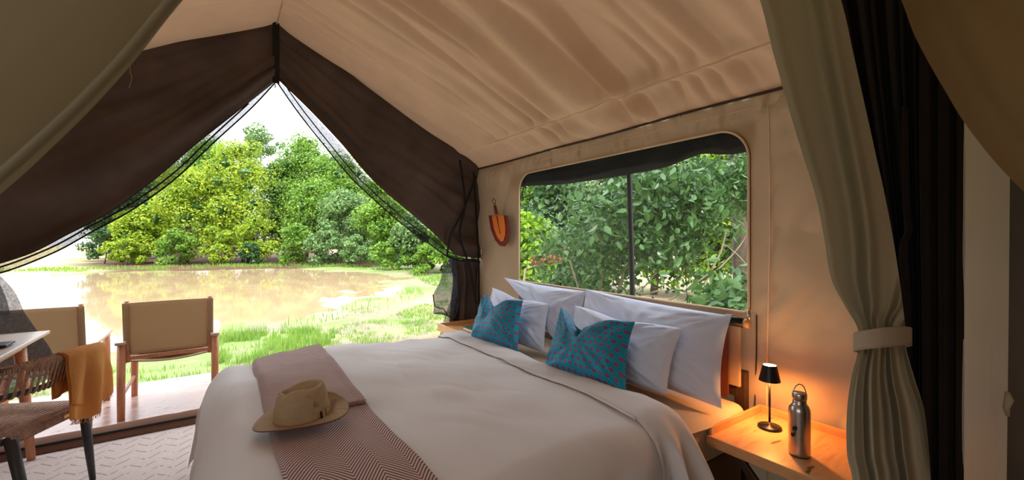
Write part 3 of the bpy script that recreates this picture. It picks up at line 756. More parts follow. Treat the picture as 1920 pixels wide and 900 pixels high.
# the rest of the side wall (near camera), left wall
V, F, u, v = grid(lambda U, W: (XW-.03*np.abs(noise2(U*14, W*2, 71)), YB+(.42-YB)*U, ZE*W), 60, 20)
link('wall_right', V, F, M['brownwall'], kind='structure', org=np.zeros(3))['label'] = 'dark fabric part of the side wall beside the entrance'
wl = MB()     # left wall; its unseen opening is added to let in side light
for ya, yb, za, zb_ in ((YB, YG_, 0, .85), (YB, YG_, 1.98, ZE), (YB, -.9, .85, 1.98), (1.0, YG_, .85, 1.98)):
    wl.box((XL-.004, (ya+yb)/2, (za+zb_)/2), (.008, yb-ya, zb_-za))
wl.build('wall_left', M['wall'], kind='structure')

for a_, b_ in ((XL, XC), (XC, XW)):       # rear wall, two canvas panels
    V, F, u, v = grid(lambda U, W: (a_+(b_-a_)*U, YB+.02*noise2(U*8, W*3, 73), roofz(a_+(b_-a_)*U)*W), 40, 20)
    link('wall_back', V, F, M['wall'], kind='structure', org=np.zeros(3))
# ---- hanging fan on the wall
fc = onX(935, 425, XW-.035)
fan = thing('hand_fan', onX(938, 462, XW-.04), 'orange and maroon woven hand fan hanging on the tan wall', 'fan')
def fanpt(px, py, off=.04): return onX(px, py, XW-off-.03)
def fanshape(outl, name, mat, off, th):
    P = np.array([fanpt(a, b, off) for a, b in outl]); c = P.mean(0); n = len(P)
    Q = P+[th, 0, 0]; V = np.r_[P, Q, [c+[-.006, 0, 0]]]
    F = [(k, (k+1) % n, 2*n) for k in range(n)]+[(k, k+n, (k+1) % n+n, (k+1) % n) for k in range(n)]+[tuple(range(n, 2*n))]
    link(name, V, F, mat, fan, False, uv=V[:, 1:]*1.0)
fanshape([(916, 404), (920, 430), (928, 450), (937, 461), (945, 462), (952, 452), (954, 430), (950, 405), (946, 404), (941, 404.5), (933, 407), (925, 405), (920, 404)], 'fan_border', M['fan_maroon'], .045, .012)
fanshape([(922, 405), (926, 428), (932, 444), (939, 453), (944, 451), (947, 440), (947, 425), (944, 404), (936, 404), (929, 405)], 'fan_blade', M['fan_orange'], .056, .006)
MB().bar(fanpt(931.5, 406, .062), fanpt(938, 438, .062), .008, .004).build('centre_strip', M['fan_maroon'], fan)
tubeobj('handle', [fanpt(931, 405, .06), fanpt(929, 394, .06), fanpt(927.5, 384, .06)], [.016, .013, .012], M['fan_orange'], fan)
tubeobj('grip', [fanpt(931, 402, .06), fanpt(929, 392, .06), fanpt(928, 386, .06)], [.018, .017, .016], M['leather'], fan)
tubeobj('loop', [fanpt(928, 384, .06), fanpt(924, 379, .055), fanpt(923, 374, .05), fanpt(926, 372, .05), fanpt(929, 378, .055), fanpt(928, 384, .06)], .004, M['leather'], fan, 6)

# ============================================================ GABLE DOOR FLAPS
def sheet2(name, A, B, Y, mat, nu=120, nv=50, disp=None, **kw):
    """sheet between two world polylines"""
    A = np.array(A); B = np.array(B)
    def f(U, W):
        a = interp(A, U); b = interp(B, U); P = a+(b-a)*W[..., None]
        d = disp(U, W) if disp else 0
        return (P[..., 0], P[..., 1]-d, P[..., 2])
    V, F, u, v = grid(f, nu, nv)
    return link(name, V, F, mat, **kw)
GY_ = 4.06
gp = lambda px, py, Y=GY_: onY(px, py, Y)
def rafter(x): return np.array([x, GY_, roofz(x)+.05])
outL = [(516, 155), (470, 204), (400, 268), (330, 334), (250, 392), (170, 436), (100, 474), (0, 512), (-90, 526), (-190, 540)]
inL = [(514, 154), (450, 205), (370, 268), (290, 335), (205, 397), (120, 442), (50, 477), (-50, 508), (-120, 520), (-190, 535)]
xsL = [XC-.02+(XL-XC+.02)*k/9 for k in range(10)]
dl = lambda U, W: .09*(W**1.2)*(.3+U)*np.sin(W*10+U*3)+.14*np.abs(noise2(W*8+U*1.5, U*2, 81))*(.3+W)+.02*noise2(W*18, U*3, 82)
fL = thing('door_flap', gp(-150, 700), 'dark brown left door flap sweeping down from the gable peak', 'door flap')
sheet2('flap_cloth', [rafter(x) for x in xsL], [gp(*p) for p in inL], 0, M['flap'], disp=dl, parent=fL)
nsL = sheet2('netting_strip', [gp(p[0], p[1], GY_-.02) for p in inL], [gp(*p) for p in outL], 0, M['net'], 120, 6, disp=lambda U, W: .02+.02*noise2(U*30, W*2, 83), parent=fL)
tubeobj('edge_binding', smoothline([gp(p[0], p[1], GY_-.03) for p in outL], 70), .006, M['black'], nsL, 6)
tubeobj('edge_binding', smoothline([gp(p[0]-4, p[1]-10, GY_-.05) for p in outL[1:]], 70), .006, M['black'], nsL, 6)
outR = [(520, 155), (560, 212), (610, 275), (660, 335), (710, 382), (760, 425), (805, 457), (836, 480), (850, 484), (897, 487)]
inR = [(522, 153), (575, 205), (635, 270), (685, 330), (730, 372), (778, 412), (818, 448), (842, 474), (856, 480), (897, 484)]
xsR = [XC+.02+(XW-.0-XC-.02)*k/9 for k in range(10)]
dr = lambda U, W: .05*(W)*(.2+U)*np.sin(W*13+U*2)+.14*np.abs(noise2(W*7+U*1.5, U*2, 85))*(.3+W)*sstep(1,.95,U)+.015*noise2(W*18, U*3, 86)+.05*sstep(.7, .9, U)*np.abs(np.sin(W*16))*sstep(1,.96,U)
fR = thing('door_flap', gp(880, 640), 'dark brown right door flap gathered and tied beside the side wall', 'door flap')
sheet2('flap_cloth', [rafter(x) for x in xsR], [gp(*p) for p in inR], 0, M['flap'], disp=dr, parent=fR)
nsR = sheet2('netting_strip', [gp(p[0], p[1], GY_-.02) for p in inR], [gp(*p) for p in outR], 0, M['net'], 120, 6, disp=lambda U, W: .02+.02*noise2(U*30, W*2, 87), parent=fR)
tubeobj('edge_binding', smoothline([gp(p[0], p[1], GY_-.03) for p in outR], 70), .006, M['black'], nsR, 6)
tubeobj('edge_binding', smoothline([gp(p[0]+6, p[1]-8, GY_-.06) for p in outR], 70), .005, M['black'], nsR, 6)
# tail below the tie
TLt = [(840, 486), (846, 520), (842, 560), (838, 600), (836, 640), (834, 700)]; TRt = [(897, 487), (900, 520), (902, 560), (903, 600), (905, 640), (905, 700)]
sheet2('flap_tail', [gp(*p) for p in TLt], [gp(*p) for p in TRt], 0, M['flap'], 60, 60, disp=lambda U, W: .03+(.02+.04*U)*np.sin(W*19+U)+.02*noise2(W*12, U*3, 88), parent=fR)
for pts in ([(888, 322), (893, 400), (897, 480), (898, 560), (900, 650)], [(862, 300), (872, 380), (862, 440), (880, 500), (893, 570)], [(893, 330), (866, 400), (845, 440), (838, 478)]):
    q = [gp(a, b, GY_-.12) for a, b in pts]; tubeobj('webbing_strap', smoothline(q, 20), .011, M['black'], fR, 6)
tubeobj('tie_strap', smoothline([gp(836, 478, 3.93), gp(858, 488, 3.9), (gp(880, 488, 3.9)), gp(899, 492, 3.96)], 16), .012, M['black'], fR, 8)
nl = [(843, 482), (832, 505), (822, 530), (812, 552), (815, 575), (814, 588)]; nr = [(850, 484), (856, 510), (858, 530), (862, 555), (860, 580), (852, 596)]
sheet2('netting_bunch', [gp(p[0], p[1], 4.0) for p in nl], [gp(p[0], p[1], 4.0) for p in nr], 0, M['net_dense'], 50, 40, disp=lambda U, W: .03*np.sin(W*14+U*5)*(.2+U)+.04*noise2(W*5, U*5, 89), parent=fR)
tubeobj('edge_binding', smoothline([gp(a, b, 3.96) for a, b in [(812, 552), (816, 574), (832, 580), (838, 590)]], 12), .005, M['black'], fR, 6)
tubeobj('edge_binding', smoothline([gp(a, b, 3.96) for a, b in [(814, 588), (828, 587), (840, 592), (852, 602)]], 12), .005, M['black'], fR, 6)
nl = [(846, 560), (832, 600), (822, 640), (816, 680)]; nr = [(862, 560), (862, 600), (864, 640), (866, 680)]
sheet2('netting_skirt', [gp(p[0], p[1], 4.05) for p in nl], [gp(p[0], p[1], 4.05) for p in nr], 0, M['net'], 20, 16, disp=lambda U, W: .02*np.sin(W*9), parent=fR)
MB().bar(gp(517.5, 42, GY_-.03), gp(517.5, 156, GY_-.03), .05, .012, (0, 1, 0)).build('door_zip', M['black'], label='black zip strip running down from the gable peak', cat='zip', bevel=.002)
zp = gp(516, 158, GY_-.06); tubeobj('zip_pull', [zp, zp-[0, 0, .03]], .005, M['metal'], label='tiny zip pull hanging at the point of the door opening', cat='zip pull', n=6)
# left netting tail that hangs beside the table
tl = [(-150, 528), (-140, 560), (-130, 600), (-120, 640), (-100, 700), (-80, 800)]; tr_ = [(-8, 512), (28, 548), (48, 585), (72, 620), (96, 655), (110, 700)]
nt_ = thing('netting_curtain', gp(-20, 760), 'grey netting curtain hanging at the left between table and camp chair', 'netting')
sheet2('netting', [gp(p[0], p[1], 4.12) for p in tl[:3]], [gp(p[0], p[1], 4.12) for p in tr_[:3]], 0, M['net_dense'], 40, 40, disp=lambda U, W: .04*np.sin(W*11+U*3)*.5, parent=nt_)
M['bluegrey'] = cloth('blue_grey_fabric', C(58, 66, 76), .15, holes=.16)
sheet2('lower_panel', [gp(p[0], p[1], 4.12) for p in tl[2:]], [gp(p[0], p[1], 4.12) for p in tr_[2:]], 0, M['bluegrey'], 40, 40, disp=lambda U, W: .04*np.sin(W*11+3+U*2)*.5, parent=nt_)
sheet2('netting_fold', [gp(p[0], p[1], 4.06) for p in [(-60, 500), (-60, 560), (-60, 600)]], [gp(p[0], p[1], 4.06) for p in [(-6, 520), (10, 555), (20, 590)]], 0, M['net_dense'], 20, 20, parent=nt_)
# loose thread on the flap
tubeobj('loose_thread', smoothline([gp(245, 110, 3.6), gp(244, 135, 3.6), gp(247, 145, 3.6), gp(242, 165, 3.6)], 14), .0015, M['tie'], fL, 5)

# ============================================================ CURTAINS OF THE INNER DIVIDER
def drape(name, rows, c, mat, amp, nf, parent=None, ph=0., nv=150, nu=110, bulge=.05, **kw):
    rows = np.array(rows, float)   # py, pxL, pxR, amp factor, fold count
    def f(U, W):
        R = interp(rows, W)
        py = R[..., 0]; px = R[..., 1]+(R[..., 2]-R[..., 1])*U
        rr = px-960; dx = FPX*sn+rr*cs; dy = FPX*cs-rr*sn; dz = 448-py
        a = amp*R[..., 3]; k = R[..., 4] if rows.shape[1] > 4 else nf
        cc = c-(bulge*R[..., 3]*np.sin(np.pi*U)**.7+a*np.sin(2*np.pi*k*U+ph+W*.8)+a*(.12+.5*sstep(2.2, 2.8, k)*nf/1.5)*np.sin(2*np.pi*k*1.9*U+ph*2+W*3)+.0015*noise2(U*18, W*12, 91))
        s = cc/(.403*dx+.915*dy)
        return (dx*s, dy*s, CAMH+dz*s)
    V, F, u, v = grid(f, nu, nv)
    return link(name, V, F, mat, parent, **kw)
ct = thing('curtain', onN(1660, 1340, 1.0), 'sage green curtain tied back with a beige band beside the bedside table', 'curtain')
drape('curtain_cloth', [(-250, 1340, 1500, 1, 1.2), (-120, 1385, 1535, 1, 1.2), (0, 1425, 1577, 1, 1.25), (100, 1450, 1600, 1, 1.3), (190, 1475, 1620, 1, 1.35), (280, 1502, 1640, 1, 1.4), (370, 1530, 1660, 1, 1.5), (450, 1546, 1675, 1, 1.6),
                        (520, 1558, 1686, 1, 1.8), (575, 1585, 1693, .8, 2.2), (610, 1606, 1697, .45, 3), (640, 1612, 1697, .3, 3), (670, 1606, 1703, .5, 3), (710, 1596, 1715, .8, 3), (770, 1588, 1733, 1, 2.9), (850, 1588, 1742, 1, 2.8), (950, 1600, 1748, 1, 2.7), (1340, 1590, 1770, 1, 2.7)],
      1.0, M['sage'], .034, 1.5, ct, ph=.6, nv=260, nu=140)
# tie band around the gathered neck
bp = []
for a in np.linspace(0, 2*math.pi, 40):
    px = 1655+50*math.cos(a); py = 637-5*math.sin(a)-(px-1655)*.12
    bp.append(onN(px, py, 1.0-.075*(math.sin(a))-.02))
bp = np.array(bp)
def band(U, W):
    P = interp(bp, U); return (P[..., 0], P[..., 1], P[..., 2]+(W-.5)*.05)
V, F, u, v = grid(band, 80, 6); b = link('tie_band', V, F, M['tie'], ct); b.modifiers.new('thick', 'SOLIDIFY').thickness = .006
dk = thing('dark_drape', onN(1700, 1300, 1.12), 'black and dark brown gathered drape hanging behind the sage curtain', 'drape')
drape('black_layer', [(-150, 1520, 1760, 1), (50, 1560, 1750, 1), (250, 1605, 1745, 1), (450, 1650, 1740, 1), (640, 1668, 1740, 1), (900, 1670, 1740, 1), (1300, 1670, 1745, 1)], 1.13, M['black'], .009, 4, dk, bulge=0)
drape('brown_layer', [(-100, 1725, 1808, 1), (200, 1722, 1808, 1), (600, 1728, 1808, 1), (1300, 1735, 1806, 1)], 1.105, M['darkdrape'], .008, 2.5, dk, bulge=0, nu=40)
drape('wavy_hem', [(200, 1690, 1703, 1), (380, 1692, 1706, 1), (430, 1696, 1712, 1), (470, 1684, 1700, 1), (540, 1690, 1708, 1), (650, 1696, 1712, 1), (1200, 1700, 1718, 1)], 1.09, M['darkdrape'], .004, 1, dk, bulge=0, nu=8)
lp = drape('canvas_panel', [(160, 1805, 1895, 1), (400, 1805, 1893, 1), (700, 1802, 1890, 1), (1300, 1798, 1882, 1)], 1.11, M['pale'], .004, .8, None, bulge=0, nu=30,
           label='pale grey green canvas door panel at the right edge', cat='door panel')
MB().tube([onN(1889, 735, 1.08), onN(1892, 750, 1.07), onN(1887, 765, 1.08), onN(1890, 780, 1.08)], [.006, .012, .009, .005], 8).build('toggle_knot', M['tie'], smooth=True, label='small beige knotted toggle on the pale door panel', cat='toggle')
# olive curtain high at the right, near the camera
eo = [(1600, -200), (1650, -90), (1690, 0), (1712, 60), (1740, 115), (1772, 170), (1805, 225), (1850, 285), (1895, 335), (1950, 385), (2030, 440)]
EO = np.array([onX(a, b, 1.15) for a, b in eo])
def oc(U, W):
    P = interp(EO, U); d = np.array([0, -.66, .75]); w = W*.85
    q = P+d*w[..., None]
    z = np.minimum(q[..., 2], roofz(1.15)-.03)
    return (q[..., 0]+.03*np.sin(W*17+U*2)*np.clip(W*8, 0, 1)+.012*np.sin(W*45)+.03*W, q[..., 1], z)
V, F, u, v = grid(oc, 60, 120); link('entrance_curtain', V, F, M['olive'], label='olive brown curtain swept across the upper right corner', cat='curtain')
# near sage curtain, upper left
en = [(760, -480), (600, -290), (460, -140), (335, 0), (250, 104), (165, 195), (80, 275), (0, 345), (-150, 460), (-400, 640), (-700, 850)]
EN = np.array([onY(a, b, .7) for a, b in en])
def nc(U, W):
    P = interp(EN, U); d = np.array([-.72, 0, .69]); w = W*1.0
    q = P+d*w[..., None]; z = np.minimum(q[..., 2], roofz(q[..., 0])-.03)
    return (q[..., 0], q[..., 1]-.05*np.sin(np.pi*np.clip(W*3, 0, 1))+.04*np.sin(W*9+U)-.01*np.sin(W*30), z)
V, F, u, v = grid(nc, 60, 100); nco = link('near_curtain', V, F, M['sage_near'], label='blurred sage curtain swept across the upper left corner', cat='curtain')
tubeobj('curtain_hem', smoothline(EN+[-.004, 0, .004], 80), .006, M['sage'], nco, 8)

# ============================================================ BED
BX0, BX1, BY0, BY1 = .06, 2.22, 1.10, 3.13
ZB = .62
bed = thing('bed', (1.2, 2.1, 0), 'wide bed standing with its head against the window wall', 'bed')
MB().box(((BX0+BX1)/2+.04, (BY0+BY1)/2, .2), (BX1-BX0-.1, BY1-BY0-.06, .3)).build('bed_base', M['bedbase'], bed, bevel=.03)
V, F, u, v = grid(lambda U, W: (BX0+.02-.02*np.sin(W*9), BY1-.55+.62*U+0*W, .05+.5*W+.01*noise2(U*9, W*3, 97)), 20, 10)
V[:, 0] -= .10*np.sin(u*1.6)*(1-.3*v); link('bed_skirt', V, F, M['bedbase'], bed)
mt = MB().box(((BX0+BX1)/2+.06, (BY0+BY1)/2, .455), (BX1-BX0-.12, BY1-BY0-.02, .215)).build('mattress', M['sheet'], bed)
b = mt.modifiers.new('bevel', 'BEVEL'); b.width = .055; b.segments = 5
for p in mt.data.polygons: p.use_smooth = True
for x, y in [(.2, 1.2), (.2, 3.0), (2.1, 1.2), (2.1, 3.0)]: MB().box((x, y, .03), (.07, .07, .06)).build('leg', M['darkwood'], bed)
# headboard: dark posts, a rail with a canvas sling and leather straps
hr = CAMH-.405
ra = onX(1396, 606, 2.25); rb = onX(970, 531, 2.25)
hrl = tubeobj('headboard_rail', [ra, ra+(rb-ra)*.12, ra+(rb-ra)*.2, rb], [.025, .025, .015, .013], M['blackmetal'], bed, 14)
for q, s in ((ra, -1), (rb, 1)):
    tubeobj('rail_cap', [q, q+[0, .022*s, 0]], .024 if s < 0 else .013, M['oakside'], hrl, 14)
MB().box((2.26, (ra[1]+rb[1])/2, (ra[2]+.62)/2+.01), (.02, rb[1]-ra[1]-.05, ra[2]-.60)).build('headboard_canvas', M['wall'], bed, bevel=.006)
for y in (ra[1]+.09, rb[1]-.09):
    MB().box((2.222, y, (ra[2]+.56)/2), (.008, .042, ra[2]-.56)).box((2.25, y, ra[2]+.028), (.064, .042, .006)).build('leather_strap', M['leather'], bed, bevel=.002)
for y in (ra[1]+.04, rb[1]-.04): MB().box((2.297, y, .35), (.04, .06, .7)).build('headboard_post', M['darkwood'], bed, bevel=.004)
MB().box((2.295, (ra[1]+rb[1])/2, .6), (.04, rb[1]-ra[1]-.1, .08)).build('headboard_lower_rail', M['darkwood'], bed, bevel=.004)
p = onX(1404, 592, 2.26); tubeobj('snap_hook', [p+[0, 0, .03], p, p-[0, 0, .03]], [.006, .012, .007], M['metal'], bed, 8)

def wrap(d, r):
    """arc-length past an edge -> (outward, down)"""
    a = np.clip(d/r, 0, math.pi/2)
    out_ = r*np.sin(a); dn = r*(1-np.cos(a))+np.maximum(d-r*math.pi/2, 0)
    return out_, dn
def duvetpt(S, T, lift=0., x1=None):
    """S: arc coordinate along x (foot is negative side), T along y; returns positions"""
    r = .13
    ex0, ey0, ey1 = BX0+.03, BY0+.09, BY1-.06
    dx = np.maximum(ex0-S, 0); dy0 = np.maximum(ey0-T, 0); dy1 = np.maximum(T-ey1, 0)
    ox, hx = wrap(dx, r); oy0, h0 = wrap(dy0, r); oy1, h1 = wrap(dy1, r*.6)
    hy = np.maximum(h0, h1)
    x = np.where(dx > 0, ex0-ox, S); y = np.where(dy0 > 0, ey0-oy0, np.where(dy1 > 0, ey1+oy1, T))
    H_ = (hx**3+hy**3+1e-9)**(1/3)
    # billow + vertical folds on the hanging parts
    x = x-(.05*sstep(0, .25, hx)+.05*noise2(T*4.5, hx*1.5, 101)*sstep(.03, .3, hx)+.025*noise2(T*12, hx*2, 107)*sstep(.1, .4, hx))
    x = x-.05*sstep(.1, .4, np.minimum(hx+.0, hy+hx*.0))*(dx > 0)
    y = y-(.09*noise2(S*7+h0*.8, h0*1.2, 102)+.04*noise2(S*15, h0*2, 103)+.02)*sstep(.03, .3, h0)*(dy0 > 0)+(.03+.03*noise2(S*6, h1*1.5, 104))*sstep(.03, .3, h1)*(dy1 > 0)
    top = .038*fbm(S*2.2+3, T*1.8, 2, 105)+.014*noise2(S*7, T*6, 106)
    cr = .018*np.abs(noise2((S+T*.5)*9, (T-S*.4)*3.5, 108))*sstep(.6, .9, S)+.016*np.abs(noise2((S-T*.3)*6, (T+S)*2.2, 109))
    top = (top+cr)*sstep(.5, .0, H_/.2)+.035*np.exp(-((S-.9)/.8)**2)*sstep(.2, 0, H_)
    z = ZB+top-H_
    return x, y, np.maximum(z, .03+.01*noise2(S*9, T*9, 110))+lift
XF = 1.44
def duv(U, W):
    S = -.50+(XF+.06+.50)*U; T = .60+(3.55-.60)*W
    x, y, z = duvetpt(S, T)
    return x, y, z
V, F, u, v = grid(duv, 230, 260)
dv = link('duvet', V, F, M['duvet'], label='smooth stone coloured duvet spread over the bed', cat='duvet')
def fold(U, W):
    T = .66+(3.50-.66)*W
    k = sstep(.7, 1.3, T)
    wdt = .23+.03*noise2(T*3, 1.1, 111)
    S0 = XF-.02+.02*noise2(T*4, .2, 112)+.02*(1-k)
    S = S0+wdt*U
    lift = .005+.030*np.sin(np.pi*np.clip(U*1.02, 0, 1))**.5+.006*noise2(T*20, U*3, 113)+.008*noise2(T*7+U*3, U*3, 114)
    x, y, z = duvetpt(S, T)
    nd = sstep(.95, 1.2, T)
    y = y-(1-nd)*lift*.9
    # rippled folds where it hangs over the near side
    hang = sstep(1.15, .8, T)
    y = y-hang*.055*np.sin(U*13+T*2.5)
    return x+hang*.03*np.sin(U*9), y, z+lift*nd
V, F, u, v = grid(fold, 44, 260)
link('turned_down_edge', V, F, M['duvet'], dv)
tubeobj('edge_piping', [(lambda p: (float(p[0])-.004, float(p[1]), float(p[2])+.012))(duvetpt(np.array(XF-.02+.02*float(noise2(T*4, .2, 112))), np.array(T))) for T in np.linspace(1.16, 3.1, 90)], .006, M['duvet'], dv, 7)
# sheet part over mattress between the fold and the pillows
V, F, u, v = grid(lambda U, W: (1.50+.55*U, 1.085+(2.0)*W, .585-.022*sstep(.3, 1, U)+.006*noise2(U*7, W*20, 121)-.03*sstep(.03, 0, W)), 30, 120)
link('flat_sheet', V, F, M['sheet'], bed)

# runner: two layers of herringbone
def duvz(x, y):
    a = duvetpt(np.asarray(x, float), np.asarray(y, float)); return a[0], a[1], a[2]
def runner(y0, y1, x0, x1, lift, name, parent=None, **kw):
    def f(U, W):
        T = y0+(y1-y0)*W; S = x0+(x1-x0)*U+.008*noise2(T*4, U*0, 131)
        x, y, z = duvetpt(S, T)
        return x, y-.0*z, z+lift*np.clip(np.sin(np.pi*np.clip(U, 0, 1))*6+.3, 0, 1)*np.where(y1 > 3, 1, 1)+.003*noise2(U*9, W*20, 132)
    V, F, u, v = grid(f, 40, 220)
    UVs = np.c_[x0+(x1-x0)*u, y0+(y1-y0)*v]
    return link(name, V, F, M['herring'], parent, uv=UVs, **kw)
rn = thing('bed_runner', (.36, 2.0, .6), 'maroon and cream herringbone throw folded across the bed under the hat', 'throw')
lo_ = runner(.75, 3.0, .16, .56, .014, 'lower_layer', rn)
up_ = runner(1.99, 3.16, .165, .565, .034, 'upper_layer', rn)
tubeobj('rolled_edge', [(float(q[0]), float(q[1]), float(q[2])+.024) for q in [duvetpt(np.array(s), np.array(1.985)) for s in np.linspace(.185, .548, 20)]], .011, M['runner_roll'], rn, 10)
_e = bpy.data.objects[rn.children[-1].name]
# hat
def hatbuild():
    c = np.array([.275, 1.90, ZB+.075]); cz = duvetpt(np.array(c[0]), np.array(c[1]))[2]; c[2] = float(cz)+.045
    hat = thing('felt_hat', c, 'khaki felt hat with stained crown resting on the herringbone throw', 'hat')
    # long axis follows the picture's horizontal (camera right)
    ang = -YAW+math.radians(8)
    Rm = np.array(Matrix.Rotation(ang, 3, 'Z') @ Matrix.Rotation(math.radians(-4), 3, 'Y') @ Matrix.Rotation(math.radians(7), 3, 'X'))
    def place(V): return V@Rm.T+c
    A, B = .106, .088
    def crown(U, W):
        th = U*2*np.pi; s = W
        side = s < .55
        k = np.clip(s/.55, 0, 1); tk = np.clip((s-.55)/.45, 0, 1)
        pin = 1-.10*np.clip(-np.cos(th), 0, 1)**2*k       # narrower at the front (left)
        tp = .15+.20*np.clip(-np.cos(th), 0, 1)**1.5; rad = np.where(side, 1-tp*k**1.3, (1-tp)*(1-tk)**1)
        x = A*rad*np.cos(th); y = B*rad*np.sin(th)*pin
        top = .118+.012*np.cos(th)*rad+.0*x
        rise = .016*np.sin(tk*np.pi/2)
        dent = .034*np.exp(-(y/.024)**2)*sstep(1.15, .3, np.abs(x)/A)*sstep(0, .35, tk)
        pinch = .004*np.exp(-((x+.055)/.03)**2)*np.exp(-((np.abs(y)-.045)/.022)**2)*sstep(0, .6, k)
        z = np.where(side, top*np.sin(k*np.pi/2)**.92, top+rise)-dent-pinch
        return x, y*(1-.10*np.exp(-((x+.06)/.03)**2)*k), z
    V, F, u, v = grid(crown, 90, 50); link('crown', place(V), F, M['felt'], hat)
    def brim(U, W):
        th = U*2*np.pi; e = W
        x = (A-.002)+(.178-A)*e; y = (B-.002)+(.150-B)*e
        curl = .026*(np.abs(np.sin(th))**2)*e**2.2-.009*np.abs(np.cos(th))**3*e**1.6*np.where(np.cos(th) < 0, 1, .6)+.004*np.sin(np.pi*e)
        return x*np.cos(th), y*np.sin(th), .004+curl
    V, F, u, v = grid(brim, 96, 16); br = link('brim', place(V), F, M['felt'], hat); br.modifiers.new('t', 'SOLIDIFY').thickness = .003
    th = np.linspace(0, 2*np.pi, 97); E = np.stack(brim(th/2/np.pi, np.ones_like(th)), 1)
    tubeobj('brim_edge', place(E), .0026, M['leather'], hat, 6)
    def bandf(U, W):
        t2 = U*2*np.pi; k = 1.015-.035*W
        return A*k*np.cos(t2), B*k*np.sin(t2), .006+.026*W
    V, F, u, v = grid(bandf, 80, 4); bd = link('hat_band', place(V), F, M['hatband'], hat)
    bd.modifiers.new('t', 'SOLIDIFY').thickness = .003
    for tt, nm, w_, m_ in ((-.62, 'band_buckle', .006, M['blackmetal']), (-.50, 'band_loop', .012, M['hatband']), (-.30, 'band_loop', .012, M['hatband'])):
        p = np.array([A*1.04*math.cos(tt), B*1.04*math.sin(tt), .02]); tn = np.array([-A*math.sin(tt), B*math.cos(tt), .0]); tn /= np.linalg.norm(tn); nn = np.array([tn[1], -tn[0], 0])
        m = MB(); m.box((0, 0, 0), (w_, .004, .032)); Vb = m.V[0]@np.stack([tn, nn, [0, 0, 1]], 0)+p
        link(nm, place(Vb), m.F, m_, bd, False)
hatbuild()

# ---- pillows
def pillow(name, BL, BR, TR_, TL_, T, mat, label, group=None, dip=0., dipu=.5, wr=1., flange=0., seed=0, pinch=.05, parent=None):
    c = [np.array(p, float) for p in (BL, BR, TR_, TL_)]
    nrm = np.cross(c[1]-c[0], c[3]-c[0]); nrm /= np.linalg.norm(nrm)
    if nrm[0] > 0: nrm = -nrm
    Lu = np.linalg.norm(c[1]-c[0]); Lv = np.linalg.norm(c[3]-c[0])
    n = 64; Vs = []; Fs = []; UVs = []
    for side in (1, -1):
        def f(U, W):
            a = 2*U-1; b = 2*W-1
            u2 = .5+(U-.5)*(1-pinch*(1-b**2)); v2 = .5+(W-.5)*(1-pinch*(1-a**2)*1.0)
            v2 = v2-dip*np.exp(-((U-dipu)/.20)**2)*W**2.4
            P = (c[0]*((1-u2)*(1-v2))[..., None]+c[1]*(u2*(1-v2))[..., None]+c[2]*(u2*v2)[..., None]+c[3]*((1-u2)*v2)[..., None])
            h = T*(np.clip(1-np.abs(a)**2.2, 0, 1)*np.clip(1-np.abs(b)**2.2, 0, 1))**.55
            h = h*(1+.25*(1-W))
            edge_ = np.clip(1-np.maximum(np.abs(a), np.abs(b)), 0, 1)
            ang = np.arctan2(b, a)
            h = h+wr*1.5*(.012*noise2(ang*5+seed, edge_*2, 141+seed)*sstep(0, .15, edge_)*sstep(.95, .3, edge_)+.022*fbm(U*3+seed, W*3, 2, 142+seed)*sstep(0, .4, edge_)
                 +.010*np.abs(noise2((U+W)*6+seed, (U-W)*2.5, 143))*sstep(0, .3, edge_))
            for ca, cb in ((-1, -1), (1, -1), (1, 1), (-1, 1)):
                rr_ = np.hypot(a-ca, b-cb); th_ = np.arctan2(b-cb, a-ca)
                h = h+wr*.045*np.abs(noise2(th_*5.5+seed+ca*3, rr_*1.2+cb, 145+seed))*np.exp(-((rr_-.45)/.35)**2)*sstep(0, .12, edge_)
            h = h-dip*.35*np.exp(-((U-dipu)/.06)**2)*sstep(.35, .9, W)*sstep(0, .1, edge_)
            P = P+nrm*(h*(1 if side > 0 else .6)*side)[..., None]
            return P[..., 0], P[..., 1], P[..., 2]
        V, F, u, v = grid(f, n, n)
        Vs.append(V); Fs.append((F if side < 0 else F[:, ::-1])+len(Vs[0])*(0 if side > 0 else 1)); UVs.append(np.c_[u*Lu, v*Lv])
    o = link(name, np.concatenate(Vs), np.concatenate(Fs), mat, parent, uv=np.concatenate(UVs), label=label, cat=None if parent else 'pillow', group=group)
    return o
zb = .60
W_ = M['white']
pillow('pillow', onZ(935, 665, .70)*[0, 1, 0]+[1.98, 0, .62], np.array([1.98, 2.16, .62]), onX(1100, 546, 2.12), onX(944, 520, 2.08), .085, W_, 'large white pillow leaning at the back left, topmost at its left corner', 'white pillows', seed=1, dip=.0)
pillow('pillow', np.array([1.95, 2.12, .60]), np.array([1.95, 1.10, .60]), onX(1372, 592, 2.13), onX(1098, 541, 2.13), .09, W_, 'large white pillow at the back right under the window, widest of all', 'white pillows', seed=2, dip=.0)
pillow('pillow', np.array([1.83, 3.0, .60]), onX(1020, 662, 1.83), onX(1030, 570, 1.95), onX(923, 539, 1.95), .075, W_, 'smaller white pillow directly behind the left teal cushion', 'white pillows', seed=3, dip=.06)
pillow('pillow', np.array([1.80, 2.02, .60]), onX(1250, 742, 1.80), onX(1280, 616, 1.95), onX(1078, 572, 1.95), .085, W_, 'smaller white pillow directly behind the right teal cushion', 'white pillows', seed=4, dip=.06)
def cushion(BL, BR, TR_, TL_, label, seed, dip, dipu):
    return pillow('cushion', BL, BR, TR_, TL_, .085, M['teal'], label, 'teal cushions', seed=seed, dip=dip, dipu=dipu, wr=.7, pinch=.10)
